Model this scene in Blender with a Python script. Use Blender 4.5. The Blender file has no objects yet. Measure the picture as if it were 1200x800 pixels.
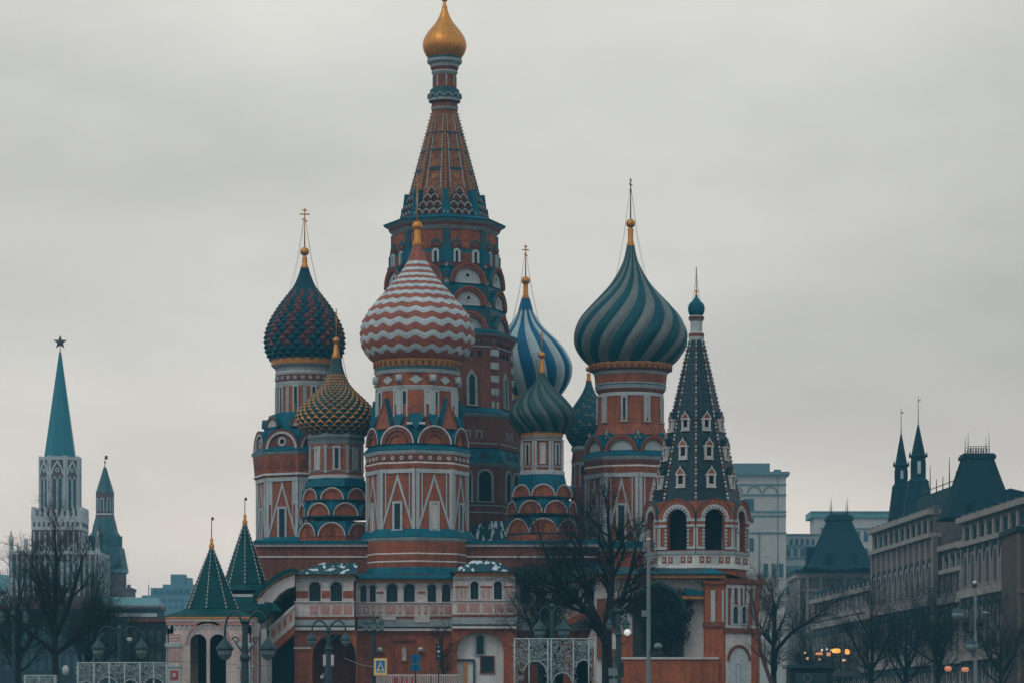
import bpy, bmesh, math, random
from mathutils import Vector

# ------------------------------------------------------------------ camera, sky, sun, exposure
F = 3625.0          # focal length in photo pixels (1200 wide)
EYE = 1.7
HZ = 850.0          # photo row of the horizon
S = bpy.context.scene
COL = S.collection
cam_d = bpy.data.cameras.new("Camera"); cam = bpy.data.objects.new("Camera", cam_d); COL.objects.link(cam)
cam.location = (0, 0, EYE); cam.rotation_euler = (math.radians(90), 0, 0)
cam_d.sensor_width = 36.0; cam_d.lens = 36.0*F/1200.0
cam_d.shift_y = (HZ-400.0)/1200.0
cam_d.clip_start = 0.5; cam_d.clip_end = 8000
S.camera = cam
S.render.engine = 'CYCLES'
S.cycles.use_denoising = True
S.cycles.max_bounces = 6; S.cycles.volume_bounces = 1; S.cycles.diffuse_bounces = 3
S.view_settings.view_transform = 'Standard'; S.view_settings.look = 'None'
S.view_settings.gamma = 1.0; S.view_settings.use_curve_mapping = False
S.view_settings.exposure = 0.0

SUN_EL, SUN_AZ = math.radians(48), math.radians(215)   # azimuth from +Y clockwise: behind the camera, to the left
w = bpy.data.worlds.new("World"); S.world = w; w.use_nodes = True
nt = w.node_tree; N = nt.nodes; L = nt.links
for n in list(N): N.remove(n)
out = N.new('ShaderNodeOutputWorld'); bg = N.new('ShaderNodeBackground')
sky = N.new('ShaderNodeTexSky'); sky.sky_type = 'NISHITA'; sky.sun_disc = False
sky.sun_elevation = SUN_EL; sky.sun_rotation = SUN_AZ; sky.dust_density = 4.0; sky.air_density = 1.0
tc = N.new('ShaderNodeTexCoord'); mp = N.new('ShaderNodeMapping'); mp.inputs['Scale'].default_value = (1.6, 1.6, 4.5)
no = N.new('ShaderNodeTexNoise'); no.inputs['Scale'].default_value = 3.0; no.inputs['Detail'].default_value = 5.0; no.inputs['Roughness'].default_value = 0.5
sep = N.new('ShaderNodeSeparateXYZ'); rampz = N.new('ShaderNodeValToRGB')
L.new(tc.outputs['Generated'], mp.inputs['Vector']); L.new(mp.outputs['Vector'], no.inputs['Vector']); L.new(tc.outputs['Generated'], sep.inputs[0])
# overcast cloud deck: a warm grey near the horizon, unseen zenith given an added blue-teal tint to cool the shadows (radiance, before the 0.1 strength)
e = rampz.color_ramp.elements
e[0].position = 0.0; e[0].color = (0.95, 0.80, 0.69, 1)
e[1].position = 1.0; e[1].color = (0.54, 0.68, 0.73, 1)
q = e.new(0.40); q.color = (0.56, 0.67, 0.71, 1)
for pos, c in ((0.06, (0.86, 0.735, 0.635, 1)), (0.085, (0.755, 0.675, 0.605, 1)), (0.12, (0.675, 0.64, 0.585, 1)), (0.20, (0.66, 0.645, 0.59, 1)), (0.26, (0.71, 0.69, 0.645, 1))):
    q = e.new(pos); q.color = c
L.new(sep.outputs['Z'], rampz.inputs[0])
nr = N.new('ShaderNodeMapRange'); nr.inputs['From Min'].default_value = 0.3; nr.inputs['From Max'].default_value = 0.7
nr.inputs['To Min'].default_value = 8.5; nr.inputs['To Max'].default_value = 12.1
L.new(no.outputs['Fac'], nr.inputs['Value'])
sc = N.new('ShaderNodeVectorMath'); sc.operation = 'SCALE'
L.new(rampz.outputs['Color'], sc.inputs[0]); hx = N.new('ShaderNodeMapRange'); hx.interpolation_type = 'SMOOTHSTEP'; hx.inputs['From Min'].default_value = -0.05; hx.inputs['From Max'].default_value = 0.22
hx.inputs['To Min'].default_value = 0.0; hx.inputs['To Max'].default_value = 0.26; L.new(sep.outputs['X'], hx.inputs['Value'])
zb = N.new('ShaderNodeValToRGB'); zb.color_ramp.interpolation = 'EASE'; ze = zb.color_ramp.elements   # a darker cloud bank low on the right
ze[0].position = 0.05; ze[0].color = (0.2, 0.2, 0.2, 1); ze[1].position = 0.24; ze[1].color = (0.1, 0.1, 0.1, 1); zq = ze.new(0.125); zq.color = (1, 1, 1, 1)
L.new(sep.outputs['Z'], zb.inputs[0])
hb = N.new('ShaderNodeMath'); hb.operation = 'MULTIPLY'; L.new(hx.outputs['Result'], hb.inputs[0]); L.new(zb.outputs['Color'], hb.inputs[1])
hc = N.new('ShaderNodeMath'); hc.operation = 'SUBTRACT'; hc.inputs[0].default_value = 1.0; L.new(hb.outputs[0], hc.inputs[1])
hm2 = N.new('ShaderNodeMath'); hm2.operation = 'MULTIPLY'; L.new(nr.outputs['Result'], hm2.inputs[0]); L.new(hc.outputs[0], hm2.inputs[1])
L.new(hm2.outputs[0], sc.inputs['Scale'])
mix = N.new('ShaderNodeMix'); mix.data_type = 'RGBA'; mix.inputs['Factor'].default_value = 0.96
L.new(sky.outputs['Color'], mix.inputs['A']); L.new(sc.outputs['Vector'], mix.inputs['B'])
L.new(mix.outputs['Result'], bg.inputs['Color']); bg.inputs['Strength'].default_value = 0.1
L.new(bg.outputs['Background'], out.inputs['Surface'])
sd = bpy.data.lights.new("Sun", 'SUN'); sd.energy = 0.55; sd.angle = math.radians(25); sd.color = (1.0, 0.96, 0.9)
so = bpy.data.objects.new("Sun", sd); COL.objects.link(so)
so.rotation_euler = (math.pi/2-SUN_EL, 0, -SUN_AZ+math.pi)   # shines from azimuth SUN_AZ
so.location = (0, 0, 300)

# ------------------------------------------------------------------ materials
M = {}
def mat(name, col, rough=0.8, metal=0.0, var=0.25, scale=0.7, bump=0.0, streak=0.0, fine=5.0, emit=None, spec=0.3):
    m = bpy.data.materials.new(name); m.use_nodes = True
    t = m.node_tree; n = t.nodes; l = t.links
    b = n['Principled BSDF']; b.inputs['Roughness'].default_value = rough; b.inputs['Metallic'].default_value = metal
    b.inputs['Specular IOR Level'].default_value = spec
    if emit:
        b.inputs['Emission Color'].default_value = (*emit[:3], 1); b.inputs['Emission Strength'].default_value = emit[3]
    c = n.new('ShaderNodeTexCoord')
    a = n.new('ShaderNodeTexNoise'); a.inputs['Scale'].default_value = scale; a.inputs['Detail'].default_value = 6; a.inputs['Roughness'].default_value = 0.65
    l.new(c.outputs['Object'], a.inputs['Vector'])
    f = n.new('ShaderNodeTexNoise'); f.inputs['Scale'].default_value = fine; f.inputs['Detail'].default_value = 3
    l.new(c.outputs['Object'], f.inputs['Vector'])
    ad = n.new('ShaderNodeMath'); ad.operation = 'ADD'; l.new(a.outputs['Fac'], ad.inputs[0]); l.new(f.outputs['Fac'], ad.inputs[1])
    src = ad.outputs[0]
    if streak:
        p = n.new('ShaderNodeMapping'); p.inputs['Scale'].default_value = (2.2, 2.2, 0.12); l.new(c.outputs['Object'], p.inputs['Vector'])
        g = n.new('ShaderNodeTexNoise'); g.inputs['Scale'].default_value = 1.0; g.inputs['Detail'].default_value = 4; l.new(p.outputs['Vector'], g.inputs['Vector'])
        s2 = n.new('ShaderNodeMath'); s2.operation = 'MULTIPLY_ADD'; s2.inputs[1].default_value = streak
        l.new(g.outputs['Fac'], s2.inputs[0]); l.new(ad.outputs[0], s2.inputs[2]); src = s2.outputs[0]
    mid = 1.0 + 0.5*streak
    r = n.new('ShaderNodeMapRange'); r.inputs['From Min'].default_value = mid-0.35; r.inputs['From Max'].default_value = mid+0.35
    r.inputs['To Min'].default_value = 1-var; r.inputs['To Max'].default_value = 1+var
    l.new(src, r.inputs['Value'])
    v = n.new('ShaderNodeVectorMath'); v.operation = 'SCALE'; v.inputs[0].default_value = col[:3]; l.new(r.outputs['Result'], v.inputs['Scale'])
    l.new(v.outputs['Vector'], b.inputs['Base Color'])
    if bump:
        u = n.new('ShaderNodeBump'); u.inputs['Strength'].default_value = bump; u.inputs['Distance'].default_value = 0.08
        l.new(f.outputs['Fac'], u.inputs['Height']); l.new(u.outputs['Normal'], b.inputs['Normal'])
    M[name] = m
    return m
def snow_mat(name, col, cover, scl=(0.5, 0.25, 0.5)):
    """painted metal roof with old snow lying on it in patches"""
    m = mat(name, col, 0.5, 0.0, 0.35, 0.5, 0.2, 0.3)
    t = m.node_tree; n = t.nodes; l = t.links; b = n['Principled BSDF']
    c = n.new('ShaderNodeTexCoord'); p = n.new('ShaderNodeMapping'); p.inputs['Scale'].default_value = scl
    a = n.new('ShaderNodeTexNoise'); a.inputs['Scale'].default_value = 1.6; a.inputs['Detail'].default_value = 5
    r = n.new('ShaderNodeMapRange'); r.inputs['From Min'].default_value = 1-cover; r.inputs['From Max'].default_value = 1-cover+0.03
    x = n.new('ShaderNodeMix'); x.data_type = 'RGBA'; x.inputs['B'].default_value = (0.62, 0.66, 0.68, 1)
    l.new(c.outputs['Object'], p.inputs['Vector']); l.new(p.outputs['Vector'], a.inputs['Vector']); l.new(a.outputs['Fac'], r.inputs['Value'])
    old = b.inputs['Base Color'].links[0].from_socket
    l.new(old, x.inputs['A']); l.new(r.outputs['Result'], x.inputs['Factor']); l.new(x.outputs['Result'], b.inputs['Base Color'])
mat('brick', (0.265, 0.072, 0.032), 0.85, 0, 0.5, 0.45, 0.5, 0.8)
mat('brick_dark', (0.16, 0.048, 0.028), 0.85, 0, 0.5, 0.5, 0.5, 0.8)
mat('brick_bright', (0.285, 0.078, 0.03), 0.85, 0, 0.45, 0.5, 0.5, 0.8)
mat('white', (0.38, 0.41, 0.42), 0.8, 0, 0.22, 0.6, 0.15, 0.6)
mat('whitewash', (0.60, 0.585, 0.57), 0.85, 0, 0.2, 0.5, 0.2, 0.5)
mat('white_stone', (0.50, 0.445, 0.435), 0.85, 0, 0.28, 0.5, 0.2, 0.6)
mat('rosy_stone', (0.53, 0.425, 0.395), 0.85, 0, 0.3, 0.6, 0.2, 0.6)
mat('pink', (0.44, 0.235, 0.21), 0.85, 0, 0.25, 0.5, 0.2, 0.4)
mat('ochre', (0.47, 0.2, 0.062), 0.8, 0, 0.3, 0.9, 0.2, 0.4)
mat('grey_trim', (0.26, 0.29, 0.30), 0.8, 0, 0.3, 0.6, 0.2, 0.5)
mat('teal', (0.001, 0.085, 0.125), 0.55, 0, 0.4, 0.5, 0.15, 0.4, spec=0.15)
mat('teal_dark', (0.006, 0.055, 0.07), 0.5, 0, 0.45, 0.5, 0.2, 0.4, spec=0.3)
mat('green_roof', (0.001, 0.048, 0.05), 0.6, 0, 0.4, 0.8, 0.2, 0.4, spec=0.12)
snow_mat('roof_snow', (0.003, 0.05, 0.068), 0.35)
snow_mat('roof_snow_heavy', (0.003, 0.05, 0.068), 0.45, (1.6, 0.22, 0.3))
mat('gold', (0.60, 0.24, 0.045), 0.42, 0.65, 0.25, 0.8, 0.1, 0.3)
mat('gold_paint', (0.46, 0.185, 0.035), 0.5, 0.2, 0.3, 1.5, 0.1, 0.2)
mat('dome_red', (0.285, 0.075, 0.045), 0.6, 0, 0.45, 0.6, 0.1, 0.4)
mat('dome_white', (0.44, 0.50, 0.52), 0.6, 0, 0.35, 0.6, 0.1, 0.5)
mat('dome_blue', (0.001, 0.105, 0.22), 0.55, 0, 0.25, 0.6, 0.1, 0.4, spec=0.18)
mat('dome_pale', (0.40, 0.46, 0.47), 0.55, 0, 0.25, 0.6, 0.1, 0.4)
mat('dome_teal', (0.001, 0.054, 0.072), 0.55, 0, 0.3, 0.7, 0.1, 0.4, spec=0.18)
mat('dome_grey', (0.115, 0.132, 0.13), 0.55, 0, 0.3, 0.9, 0.15, 0.5)
mat('dome_green', (0.003, 0.04, 0.046), 0.45, 0, 0.3, 0.8, 0.1, 0.4)
mat('dome_greygreen', (0.06, 0.092, 0.09), 0.5, 0, 0.3, 0.8, 0.1, 0.4)
mat('dome_navy', (0.006, 0.05, 0.075), 0.55, 0, 0.3, 0.8, 0.1, 0.3, spec=0.18)
mat('dome_maroon', (0.105, 0.035, 0.034), 0.5, 0, 0.3, 0.8, 0.1, 0.3)
mat('tent_tile', (0.003, 0.019, 0.028), 0.5, 0, 0.6, 1.2, 0.3, 0.3, fine=7)
mat('tent_brick', (0.185, 0.068, 0.03), 0.8, 0, 0.75, 1.3, 0.5, 0.3, fine=5)
mat('glass', (0.008, 0.026, 0.034), 0.3, 0, 0.3, 0.6, spec=0.2)
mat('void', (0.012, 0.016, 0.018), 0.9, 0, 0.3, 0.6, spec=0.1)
mat('iron', (0.02, 0.035, 0.042), 0.6, 0.2, 0.3, 1.0)
mat('iron_green', (0.025, 0.055, 0.066), 0.5, 0.2, 0.3, 2.0)
mat('pole_grey', (0.16, 0.2, 0.215), 0.5, 0.3, 0.2, 1.0)
mat('lamp_glass', (0.13, 0.19, 0.2), 0.25, 0, 0.2, 2.0, spec=0.5)
mat('frost', (0.34, 0.40, 0.41), 0.5, 0.1, 0.3, 3.0)
mat('plastic_white', (0.62, 0.62, 0.6), 0.5, 0, 0.1, 3.0)
mat('sign_yellow', (0.75, 0.42, 0.05), 0.5, 0, 0.08, 3.0)
mat('sign_cream', (0.72, 0.55, 0.27), 0.5, 0, 0.08, 3.0)
mat('sign_blue', (0.02, 0.17, 0.36), 0.45, 0, 0.1, 3.0)
mat('sign_red', (0.35, 0.05, 0.05), 0.5, 0, 0.15, 3.0)
mat('bark', (0.012, 0.016, 0.018), 0.9, 0, 0.4, 2.0, 0.4)
mat('bark_brown', (0.075, 0.042, 0.035), 0.9, 0, 0.4, 2.0, 0.4)
mat('gothic_white', (0.43, 0.44, 0.445), 0.85, 0, 0.3, 0.5, 0.2, 0.4)
mat('kremlin_brick', (0.115, 0.055, 0.05), 0.85, 0, 0.3, 0.4, 0.2, 0.4)
mat('spire_teal', (0.001, 0.125, 0.165), 0.45, 0, 0.25, 0.3, 0.1, 0.5)
mat('spire_dull', (0.016, 0.062, 0.074), 0.5, 0, 0.3, 0.3, 0.1, 0.5)
mat('ruby', (0.05, 0.012, 0.02), 0.3, 0.2, 0.2, 1.0)
mat('far_stone', (0.42, 0.375, 0.335), 0.85, 0, 0.18, 0.08, 0, 0.3, fine=0.6)
mat('far_dark', (0.10, 0.15, 0.165), 0.6, 0, 0.2, 0.1, 0, 0.3)
mat('far_glass', (0.03, 0.055, 0.068), 0.4, 0, 0.2, 0.1, fine=0.5, spec=0.25)
mat('far_blue', (0.11, 0.14, 0.16), 0.85, 0, 0.25, 0.06, 0, 0.2, fine=0.4)
mat('copper_far', (0.10, 0.21, 0.22), 0.6, 0, 0.25, 0.2, 0, 0.4)
mat('arcade_stone', (0.125, 0.10, 0.09), 0.85, 0, 0.3, 0.25, 0.2, 0.6, fine=2)
mat('arcade_pale', (0.26, 0.215, 0.195), 0.85, 0, 0.25, 0.25, 0.2, 0.5, fine=2)
mat('slate', (0.006, 0.028, 0.039), 0.7, 0, 0.35, 0.3, 0.1, 0.4, fine=2, spec=0.1)
mat('slate_snow', (0.4, 0.44, 0.46), 0.7, 0, 0.2, 0.6)
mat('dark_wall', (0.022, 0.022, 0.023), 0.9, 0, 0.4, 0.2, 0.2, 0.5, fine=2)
mat('evergreen', (0.008, 0.016, 0.018), 0.8, 0, 0.5, 0.8)
mat('brown_wall', (0.075, 0.05, 0.042), 0.85, 0, 0.3, 0.3, 0.2, 0.5)
mat('asphalt', (0.05, 0.05, 0.052), 0.75, 0, 0.25, 0.3, 0.2)
mat('amber', (0.8, 0.35, 0.08), 0.4, emit=(1.0, 0.34, 0.06, 1.6))
mat('amber_dim', (0.6, 0.3, 0.12), 0.4, emit=(1.0, 0.40, 0.18, 0.42))
mat('amber_low', (0.6, 0.2, 0.1), 0.4, emit=(1.0, 0.33, 0.18, 0.32))
mat('lamp_white', (0.8, 0.8, 0.78), 0.4, emit=(1.0, 0.98, 0.92, 0.35))

# ------------------------------------------------------------------ mesh builder
def H(py): return HZ-py
def PX(cx, d): return (cx-600)/F*d
class MB:
    """Collects faces of ONE mesh. MB(cx, d): local units are photo pixels at distance d (x right, y away, z = rows above the horizon). MB(): metres."""
    def __init__(s, cx=None, d=None):
        s.v = []; s.f = []; s.fm = []; s.fs = []; s.mats = []
        if cx is None: s.o = (0, 0, 0); s.k = 1.0
        else: s.o = (PX(cx, d), d, EYE); s.k = d/F
    def add(s, vs, fs, m, smooth=False):
        b = len(s.v); k = s.k; o = s.o
        s.v += [(o[0]+p[0]*k, o[1]+p[1]*k, o[2]+p[2]*k) for p in vs]
        ms = m if isinstance(m, (list, tuple)) else None
        for i, f in enumerate(fs):
            mm = ms[i] if ms else m
            if mm not in s.mats: s.mats.append(mm)
            s.f.append([b+j for j in f]); s.fm.append(s.mats.index(mm)); s.fs.append(smooth)
    def box(s, x0, x1, y0, y1, z0, z1, m):
        s.add([(x0,y0,z0),(x1,y0,z0),(x1,y1,z0),(x0,y1,z0),(x0,y0,z1),(x1,y0,z1),(x1,y1,z1),(x0,y1,z1)],
              [(0,3,2,1),(4,5,6,7),(0,1,5,4),(1,2,6,5),(2,3,7,6),(3,0,4,7)], m)
    def fbox(s, fr, u0, u1, h0, h1, w0, w1, m):
        s.add([fr(u0,h0,w1),fr(u1,h0,w1),fr(u1,h0,w0),fr(u0,h0,w0),fr(u0,h1,w1),fr(u1,h1,w1),fr(u1,h1,w0),fr(u0,h1,w0)],
              [(0,3,2,1),(4,5,6,7),(0,1,5,4),(1,2,6,5),(2,3,7,6),(3,0,4,7)], m)
    def poly(s, fr, pts, w0, w1, m, ms=None):
        n = len(pts); ms = ms or m
        vs = [fr(u,h,w1) for u,h in pts]+[fr(u,h,w0) for u,h in pts]
        s.add(vs, [list(range(n)), list(range(2*n-1,n-1,-1))], m)
        s.add(vs, [(i,n+i,n+(i+1)%n,(i+1)%n) for i in range(n)], ms)
    def band(s, fr, outer, inner, w0, w1, m, ms=None):
        """open strip between two polylines (an arch ring), with thickness"""
        n = len(outer); ms = ms or m
        vs = [fr(u,h,w1) for u,h in outer]+[fr(u,h,w1) for u,h in inner]+[fr(u,h,w0) for u,h in outer]+[fr(u,h,w0) for u,h in inner]
        s.add(vs, [(i,i+1,n+i+1,n+i) for i in range(n-1)]+[(0,n,3*n,2*n),(n-1,2*n-1,4*n-1,3*n-1)], m)
        s.add(vs, [(i,2*n+i,2*n+i+1,i+1) for i in range(n-1)], ms)
        s.add(vs, [(n+i,n+i+1,3*n+i+1,3*n+i) for i in range(n-1)], m)
    def prof(s, n, segs, rot=0.0, cx=0, cy=0, smooth=False, cap=True):
        """stacked prism. segs: (h, r, material of the face ABOVE this ring). rot in degrees of the first vertex, 0 = towards the camera"""
        vs = []; fs = []; ms = []
        for h, r, m in segs:
            for i in range(n):
                a = math.radians(rot)+2*math.pi*i/n
                vs.append((cx+r*math.sin(a), cy-r*math.cos(a), h))
        for j in range(len(segs)-1):
            for i in range(n):
                fs.append((j*n+i, j*n+(i+1)%n, (j+1)*n+(i+1)%n, (j+1)*n+i)); ms.append(segs[j][2])
        s.add(vs, fs, ms, smooth)
        if cap:
            q = (len(segs)-1)*n
            s.add(vs, [list(range(n-1,-1,-1)), list(range(q,q+n))], [segs[0][2], segs[-2][2]])
    def tube(s, pts, r0, r1, m, n=6, smooth=True):
        vs = []; fs = []; P = [Vector(p) for p in pts]; k = len(P)
        up = None
        for i in range(k):
            t = (P[min(i+1,k-1)]-P[max(i-1,0)])
            if t.length < 1e-9: t = Vector((0,0,1))
            t.normalize()
            a = t.orthogonal().normalized() if up is None else (up-t*up.dot(t)).normalized()
            up = a; b = t.cross(a); r = r0+(r1-r0)*i/max(k-1,1)
            for j in range(n):
                q = 2*math.pi*j/n
                vs.append(P[i]+a*(r*math.cos(q))+b*(r*math.sin(q)))
        for i in range(k-1):
            for j in range(n): fs.append((i*n+j,i*n+(j+1)%n,(i+1)*n+(j+1)%n,(i+1)*n+j))
        fs.append(list(range(n-1,-1,-1))); fs.append(list(range((k-1)*n,k*n)))
        s.add(vs, fs, m, smooth)
    def ball(s, c, r, m, n=12, sq=1.0):
        segs = [(c[2]+r*sq*math.sin(a), max(r*math.cos(a), r*0.02), m) for a in [math.radians(-90+180*i/8) for i in range(9)]]
        s.prof(n, segs, 0, c[0], c[1], True)
    def arch_wall(s, fr, u0, u1, h0, h1, holes, w0, w1, m, nseg=10, mi=None):
        """wall slab with real arched holes (uc, r, sill, spring)"""
        mi = mi or m
        def quad(a, b, c, d):
            s.add([fr(*p, w1) for p in (a,b,c,d)], [(0,1,2,3)], m); s.add([fr(*p, w0) for p in (a,b,c,d)], [(3,2,1,0)], m)
        u = u0
        for uc, r, sill, spr in sorted(holes):
            quad((u,h0),(uc-r,h0),(uc-r,h1),(u,h1))
            if sill > h0: quad((uc-r,h0),(uc+r,h0),(uc+r,sill),(uc-r,sill))
            a = arch(uc, spr, r, nseg)
            for i in range(nseg): quad(a[i],a[i+1],(a[i+1][0],h1),(a[i][0],h1))
            loop = [(uc-r,sill)]+a+[(uc+r,sill)]
            for p, q in zip(loop, loop[1:]+loop[:1]):
                s.add([fr(*p,w1),fr(*q,w1),fr(*q,w0),fr(*p,w0)], [(0,1,2,3)], mi)
            u = uc+r
        quad((u,h0),(u1,h0),(u1,h1),(u,h1))
        for p, q in (((u0,h0),(u0,h1)),((u1,h0),(u1,h1)),((u0,h1),(u1,h1)),((u0,h0),(u1,h0))):
            s.add([fr(*p,w1),fr(*q,w1),fr(*q,w0),fr(*p,w0)], [(0,1,2,3)], m)
    def build(s, name, parent=None, loc=None, props=None, norm=True):
        me = bpy.data.meshes.new(name)
        o = bpy.data.objects.new(name, me); COL.objects.link(o)
        if parent is not None:
            r = parent
            while r.parent is not None: r = r.parent
            lo = r.location; o.parent = parent
        else:
            lo = Vector(loc if loc is not None else (0,0,0)); o.location = lo
        me.from_pydata([(p[0]-lo[0],p[1]-lo[1],p[2]-lo[2]) for p in s.v], [], s.f)
        for k in s.mats: me.materials.append(M[k])
        me.polygons.foreach_set('material_index', s.fm); me.polygons.foreach_set('use_smooth', s.fs)
        if norm:
            b = bmesh.new(); b.from_mesh(me); bmesh.ops.recalc_face_normals(b, faces=b.faces); b.to_mesh(me); b.free()
        me.update()
        if props:
            for k, v in props.items(): o[k] = v
        return o

def frame(theta, a, cx=0.0, cy=0.0, sl=0.0, h0=0.0):
    """point(u, h, w): u along the face to the right seen from outside, h up, w outwards; theta deg, 0 faces the camera; sl = outward lean per h"""
    t = math.radians(theta); s_, c_ = math.sin(t), math.cos(t)
    def p(u, h, w=0.0):
        q = a+w+sl*(h-h0)
        return (cx+u*c_+q*s_, cy+u*s_-q*c_, h)
    return p
def arch(uc, h, r, n=12, rx=None):
    rx = rx or r
    return [(uc-rx*math.cos(math.pi*i/n), h+r*math.sin(math.pi*i/n)) for i in range(n+1)]
def keel(uc, h, r, n=12, tip=0.35):
    """half circle drawn up to a small point"""
    o = []
    for i in range(n+1):
        a = math.pi*i/n; k = max(0.0, 1-abs(a-math.pi/2)/0.6)
        o.append((uc-r*math.cos(a), h+r*math.sin(a)+r*tip*k*k))
    return o
def thing(name, label, cat, loc, group=None, rz=0.0):
    o = bpy.data.objects.new(name, None); COL.objects.link(o); o.location = loc; o.rotation_euler.z = rz
    o.empty_display_size = 0.5
    o['label'] = label; o['category'] = cat
    if group: o['group'] = group
    return o
def tag(o, label, cat, group=None):
    o['label'] = label; o['category'] = cat
    if group: o['group'] = group
    return o
def P(cx, py, d): return (PX(cx, d), d, EYE+H(py)*d/F)
GZ = 3.0
def ground(y):
    return 0.0 if y < 60 else (GZ if y > 230 else GZ*(y-60)/170.0)
def base(cx, d): return (PX(cx, d), d, ground(d))
def gh(d): return (ground(d)-EYE)*F/d       # h of the ground in px units at distance d

# ------------------------------------------------------------------ ground, haze
g = MB()
ys = [-400, 60, 230, 600, 5000]
for a, b in zip(ys, ys[1:]):
    g.add([(-3000,a,ground(a)),(3000,a,ground(a)),(3000,b,ground(b)),(-3000,b,ground(b))], [(0,1,2,3)], 'asphalt')
go = g.build('ground'); go['kind'] = 'structure'

hz = MB(); hz.box(-700, 700, -30, 1750, -1.2, 82, 'asphalt')
hm = bpy.data.materials.new('haze_air'); hm.use_nodes = True
ht = hm.node_tree
for n in list(ht.nodes): ht.nodes.remove(n)
ho = ht.nodes.new('ShaderNodeOutputMaterial'); hv = ht.nodes.new('ShaderNodeVolumePrincipled')
hv.inputs['Color'].default_value = (0.22, 0.72, 1.0, 1); hv.inputs['Density'].default_value = 0.00024
hv.inputs['Anisotropy'].default_value = 0.0
ht.links.new(hv.outputs['Volume'], ho.inputs['Volume'])
M['haze_air'] = hm
hz.mats = ['haze_air']
hzo = hz.build('haze'); hzo['kind'] = 'stuff'
# ------------------------------------------------------------------ cathedral helpers
def smooth_profile(pr, n=5):
    """(py, r) bottom to top -> finely sampled (h, r), Catmull-Rom"""
    p = [(H(a), b) for a, b in pr]; p = [(2*p[0][0]-p[1][0], 2*p[0][1]-p[1][1])]+p+[(2*p[-1][0]-p[-2][0], p[-1][1])]
    o = []
    for i in range(1, len(p)-2):
        for j in range(n):
            t = j/n; q = []
            for c in (0, 1):
                a, b, d, e_ = p[i-1][c], p[i][c], p[i+1][c], p[i+2][c]
                q.append(0.5*(2*b+(d-a)*t+(2*a-5*b+4*d-e_)*t*t+(3*b-a-3*d+e_)*t**3))
            o.append((q[0], max(q[1], 0.5)))
    o.append(p[-2]); return o
def r_at(pr, h):
    for a, b in zip(pr, pr[1:]):
        if a[0] <= h <= b[0]: return a[1]+(b[1]-a[1])*(h-a[0])/max(b[0]-a[0], 1e-6)
    return pr[-1][1] if h > pr[-1][0] else pr[0][1]
def dome_ribbed(mb, pr, lobes, mats, twist, amp, per=6, rot=0.0):
    q = smooth_profile(pr); n = lobes*per; vs = []; fs = []; ms = []
    h0, h1 = q[0][0], q[-1][0]
    for h, r in q:
        t = (h-h0)/(h1-h0)
        for j in range(n):
            a = 2*math.pi*j/n+math.radians(rot+twist*t); b = abs(math.sin(math.pi*((j % per)/per)))**0.7
            rr = r*(1+amp*(b-0.4)); vs.append((rr*math.sin(a), -rr*math.cos(a), h))
    for i in range(len(q)-1):
        for j in range(n):
            fs.append((i*n+j,i*n+(j+1)%n,(i+1)*n+(j+1)%n,(i+1)*n+j)); ms.append(mats[(j//per) % len(mats)])
    mb.add(vs, fs, ms, True)
    mb.add([vs[j] for j in range(n)], [list(range(n-1,-1,-1))], mats[0])
def dome_zigzag(mb, pr, bounds, teeth, mats, per=6):
    q = smooth_profile(pr); n = teeth*per; vs = []; fs = []; ms = []
    rows = []
    for i, (py, A) in enumerate(bounds):
        rows.append((H(py), A, 0.985))
        if i+1 < len(bounds): rows.append(((H(py)+H(bounds[i+1][0]))/2, (A+bounds[i+1][1])/2, 1.018))
    for k, (h, A, f) in enumerate(rows):
        for j in range(n):
            a = 2*math.pi*j/n; z = math.cos(2*math.pi*(j % per)/per)*A; hh = h+z if 0 < k < len(rows)-1 else h
            r = r_at(q, hh)*f; vs.append((r*math.sin(a), -r*math.cos(a), hh))
    for k in range(len(rows)-1):
        for j in range(n):
            fs.append((k*n+j,k*n+(j+1)%n,(k+1)*n+(j+1)%n,(k+1)*n+j)); ms.append(mats[(k//2) % len(mats)])
    mb.add(vs, fs, ms, True)
    mb.add([vs[j] for j in range(n)], [list(range(n-1,-1,-1))], mats[0])
def dome_studded(mb, pr, n, rows, ex, fn, dzf=-0.10):
    """overlapping pyramids in a staggered diamond grid"""
    q = smooth_profile(pr); L = [0]
    for a, b in zip(q, q[1:]): L.append(L[-1]+math.hypot(b[0]-a[0], b[1]-a[1]))
    # row spacing follows the dome's girth so that the studs shrink towards the tip
    wts = []
    for i in range(rows+1): wts.append(i/rows)
    def at(t):
        s_ = t*L[-1]
        for i in range(len(L)-1):
            if L[i] <= s_ <= L[i+1]:
                f = (s_-L[i])/max(L[i+1]-L[i], 1e-6); return (q[i][0]+(q[i+1][0]-q[i][0])*f, q[i][1]+(q[i+1][1]-q[i][1])*f)
        return q[-1]
    def g(t): return 1-(1-t)**1.25
    ring = [at(g(t)) for t in wts]; d = 2*math.pi/n
    def pt(i, a, f=1.0):
        h, r = ring[max(0, min(i, rows))]; return (r*f*math.sin(a), -r*f*math.cos(a), h)
    for i in range(rows+1):
        for j in range(n):
            a = (j+0.5*(i % 2))*d
            vs = [pt(i, a-d/2), pt(i-1, a), pt(i, a+d/2), pt(i+1, a)]
            h, r = ring[i]; dz = dzf*d*r
            vs.append((r*(1+ex)*math.sin(a), -r*(1+ex)*math.cos(a), h+dz))
            u, lo = fn(i, j)
            mb.add(vs, [(0,1,4),(1,2,4),(2,3,4),(3,0,4)], [lo, lo, u, u])
    mb.prof(24, [(h, r*0.97, fn(0,0)[1]) for h, r in ring], 0)

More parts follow.
